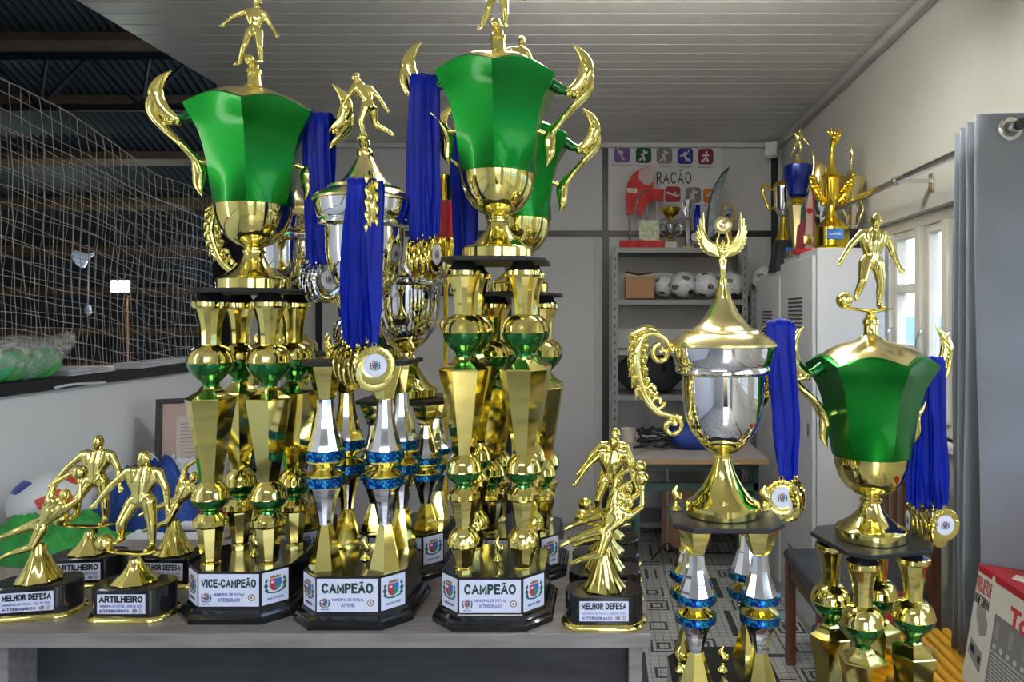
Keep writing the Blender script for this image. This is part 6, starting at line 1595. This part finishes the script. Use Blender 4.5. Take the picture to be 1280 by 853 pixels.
ball('kit_ball', (-1.685, 2.20, DS + 0.098), 0.112, 'ball_white', ('ball_blue', 'ball_blue', 'ball_red'), 'soft white ball with blue and red panels among the cloths', None, 6, squash=0.86, ps=0.5)
fb = tag(empty('folder_box', (-1.60, 2.86, DS)), 'flat dark archive box under the document frame', 'box')
mb = MB(); mb.box((0, 0, 0.035), (0.36, 0.20, 0.07)); put('box_body', mb.mesh('box_body', 'device_grey'), fb, bevel=0.003)
mb = MB(); mb.box((0, 0, 0.0735), (0.365, 0.205, 0.007)); put('box_lid', mb.mesh('box_lid', 'box_grey'), fb, bevel=0.002)
rn = random.Random(12)
for i, (x, y, w, d, a, lab) in enumerate(((-1.285, 2.135, 0.15, 0.12, 0.3, 'loose white sheets in front of the dark blue jersey'), (-1.285, 2.76, 0.17, 0.20, -0.1, 'loose white sheets beside the document frame'))):
    pg = tag(empty('paper_sheets', (x, y, DS), a), lab, 'paper')
    for k in range(4):
        mb = MB(); q = rn.uniform(-0.1, 0.1)
        g = [(u * w / 2, v * d / 2) for u, v in ((-1, -1), (1, -1), (1, 1), (-1, 1))]
        mb.prism(g, 0.0012, 0, 'xy', 0.0006 + 0.002 * k); put('sheet', mb.mesh('sheet', 'paper'), pg, rot=(0, 0, q))
rl = tag(empty('paper_roll', (-1.29, 2.245, DS)), 'white paper roll at the edge of the side desk', 'paper roll')
mb = MB(); mb.tube([(-0.10, 0.0, 0.016), (0.06, -0.01, 0.016)], 0.015, 14); put('roll', mb.mesh('roll', 'paper', 40), rl)
mb = MB(); mb.tube([(-0.104, 0.0, 0.016), (-0.0985, 0.0, 0.016)], 0.008, 12); put('core', mb.mesh('core', 'box_grey'), rl)
# document frame leaning
df = tag(empty('document_frame', (-1.60, 2.84, DS + 0.077), R(24)), 'dark picture frame with a pinkish certificate leaning on the side desk', 'frame')
M_ = Matrix.Rotation(R(-9), 4, 'X'); fw, fh = 0.30, 0.27
def frm(name, a, b, m, par=None):
    mb = MB(); mb.T = M_; mb.span(a, b); return put(name, mb.mesh(name, m), df, bevel=0.002)
frm('frame_bar', (-fw / 2, 0, 0.004), (fw / 2, 0.022, 0.022), 'black_matte'); frm('frame_bar', (-fw / 2, 0, fh - 0.018), (fw / 2, 0.022, fh), 'black_matte')
frm('frame_bar', (-fw / 2, 0, 0.022), (-fw / 2 + 0.022, 0.022, fh - 0.018), 'black_matte'); frm('frame_bar', (fw / 2 - 0.022, 0, 0.022), (fw / 2, 0.022, fh - 0.018), 'black_matte')
frm('certificate', (-fw / 2 + 0.022, 0.010, 0.022), (fw / 2 - 0.022, 0.016, fh - 0.018), 'paper_pink')
frm('certificate_sheet', (-fw / 2 + 0.07, 0.008, 0.04), (fw / 2 - 0.07, 0.0098, fh - 0.07), 'paper_pale')
mb = MB(); mb.T = M_
for k in range(9): mb.span((-0.065, 0.0068, 0.055 + 0.014 * k), (0.05 - 0.03 * (k % 3), 0.0078, 0.058 + 0.014 * k))
put('certificate_lines', mb.mesh('certificate_lines', 'device_grey'), df)
# plastic bag of green cones on the ledge
pb_ = tag(empty('cone_bag', (-1.86, 2.31, 1.142)), 'clear plastic bag of green marker discs on the black ledge', 'bag')
for k in range(6):
    mb = MB(); mb.lathe([(0.055, 0.0), (0.052, 0.008), (0.028, 0.036), (0.024, 0.036), (0.047, 0.006)], 20); put('marker_disc', mb.mesh('marker_disc', 'cloth_green' if k % 3 else 'crest_green', 50), pb_, (0.0, -0.105 + 0.036 * k, 0.052), (R(62 + 4 * (k % 2)), 0, 0.05 * k))
mb = MB(); loops = []
for i in range(12):
    u = i / 11; y = -0.17 + 0.36 * u; e = 0.35 + 0.65 * sin(pi * min(0.97, max(0.03, u)) ** 0.8)
    lift = 0.05 * max(0, (u - 0.7) / 0.3)
    loops.append([(0.075 * e * cos(2 * pi * q / 18) * (1 + 0.10 * sin(3 * q + i)), y, 0.075 * 1.02 + lift + 0.072 * e * sin(2 * pi * q / 18) * (1 + 0.10 * sin(2 * q + 2 * i)) * (1.0 if sin(2 * pi * q / 18) > 0 else 1.0)) for q in range(18)])
mb.loft(loops); put('bag_film', mb.mesh('bag_film', 'plastic_film', 60), pb_)
for i, (y, L, m, lab) in enumerate(((2.60, 0.24, 'paper', 'stack of crumpled pale papers on the black ledge beside the marker bag'), (3.10, 0.50, 'paper', 'flat stack of white papers at the far end of the black ledge'))):
    pg = tag(empty('paper_stack', (-1.90, y, 1.142), R(3)), lab, 'paper')
    for k in range(6):
        mb = MB(); lp = []
        for q in range(9):
            u = q / 8; z = 0.0005 + 0.0034 * k + (0.006 * sin(u * pi) * (k / 5) if i == 0 else 0.0)
            lp.append([(-0.055, -L / 2 + L * u, z), (0.055, -L / 2 + L * u, z), (0.055, -L / 2 + L * u, z + 0.0024), (-0.055, -L / 2 + L * u, z + 0.0024)])
        mb.loft(lp); put('sheet', mb.mesh('sheet', m, 30), pg, (rn.uniform(-0.006, 0.006), rn.uniform(-0.01, 0.01), 0), (0, 0, rn.uniform(-0.03, 0.03)))
# fold-out white sheet edge peeling from the ledge
pe = tag(put('peeling_strip', MB().loft([[(-1.848, 2.42 + 0.05 * k, 1.104 + 0.004 * sin(k)), (-1.846, 2.42 + 0.05 * k, 1.104 + 0.004 * sin(k)), (-1.846, 2.42 + 0.05 * k, 1.112 + 0.004 * sin(k)), (-1.848, 2.42 + 0.05 * k, 1.112 + 0.004 * sin(k))] for k in range(6)]).mesh('peeling_strip', 'paper')), 'white paper strip peeling from the black ledge front', 'strip')
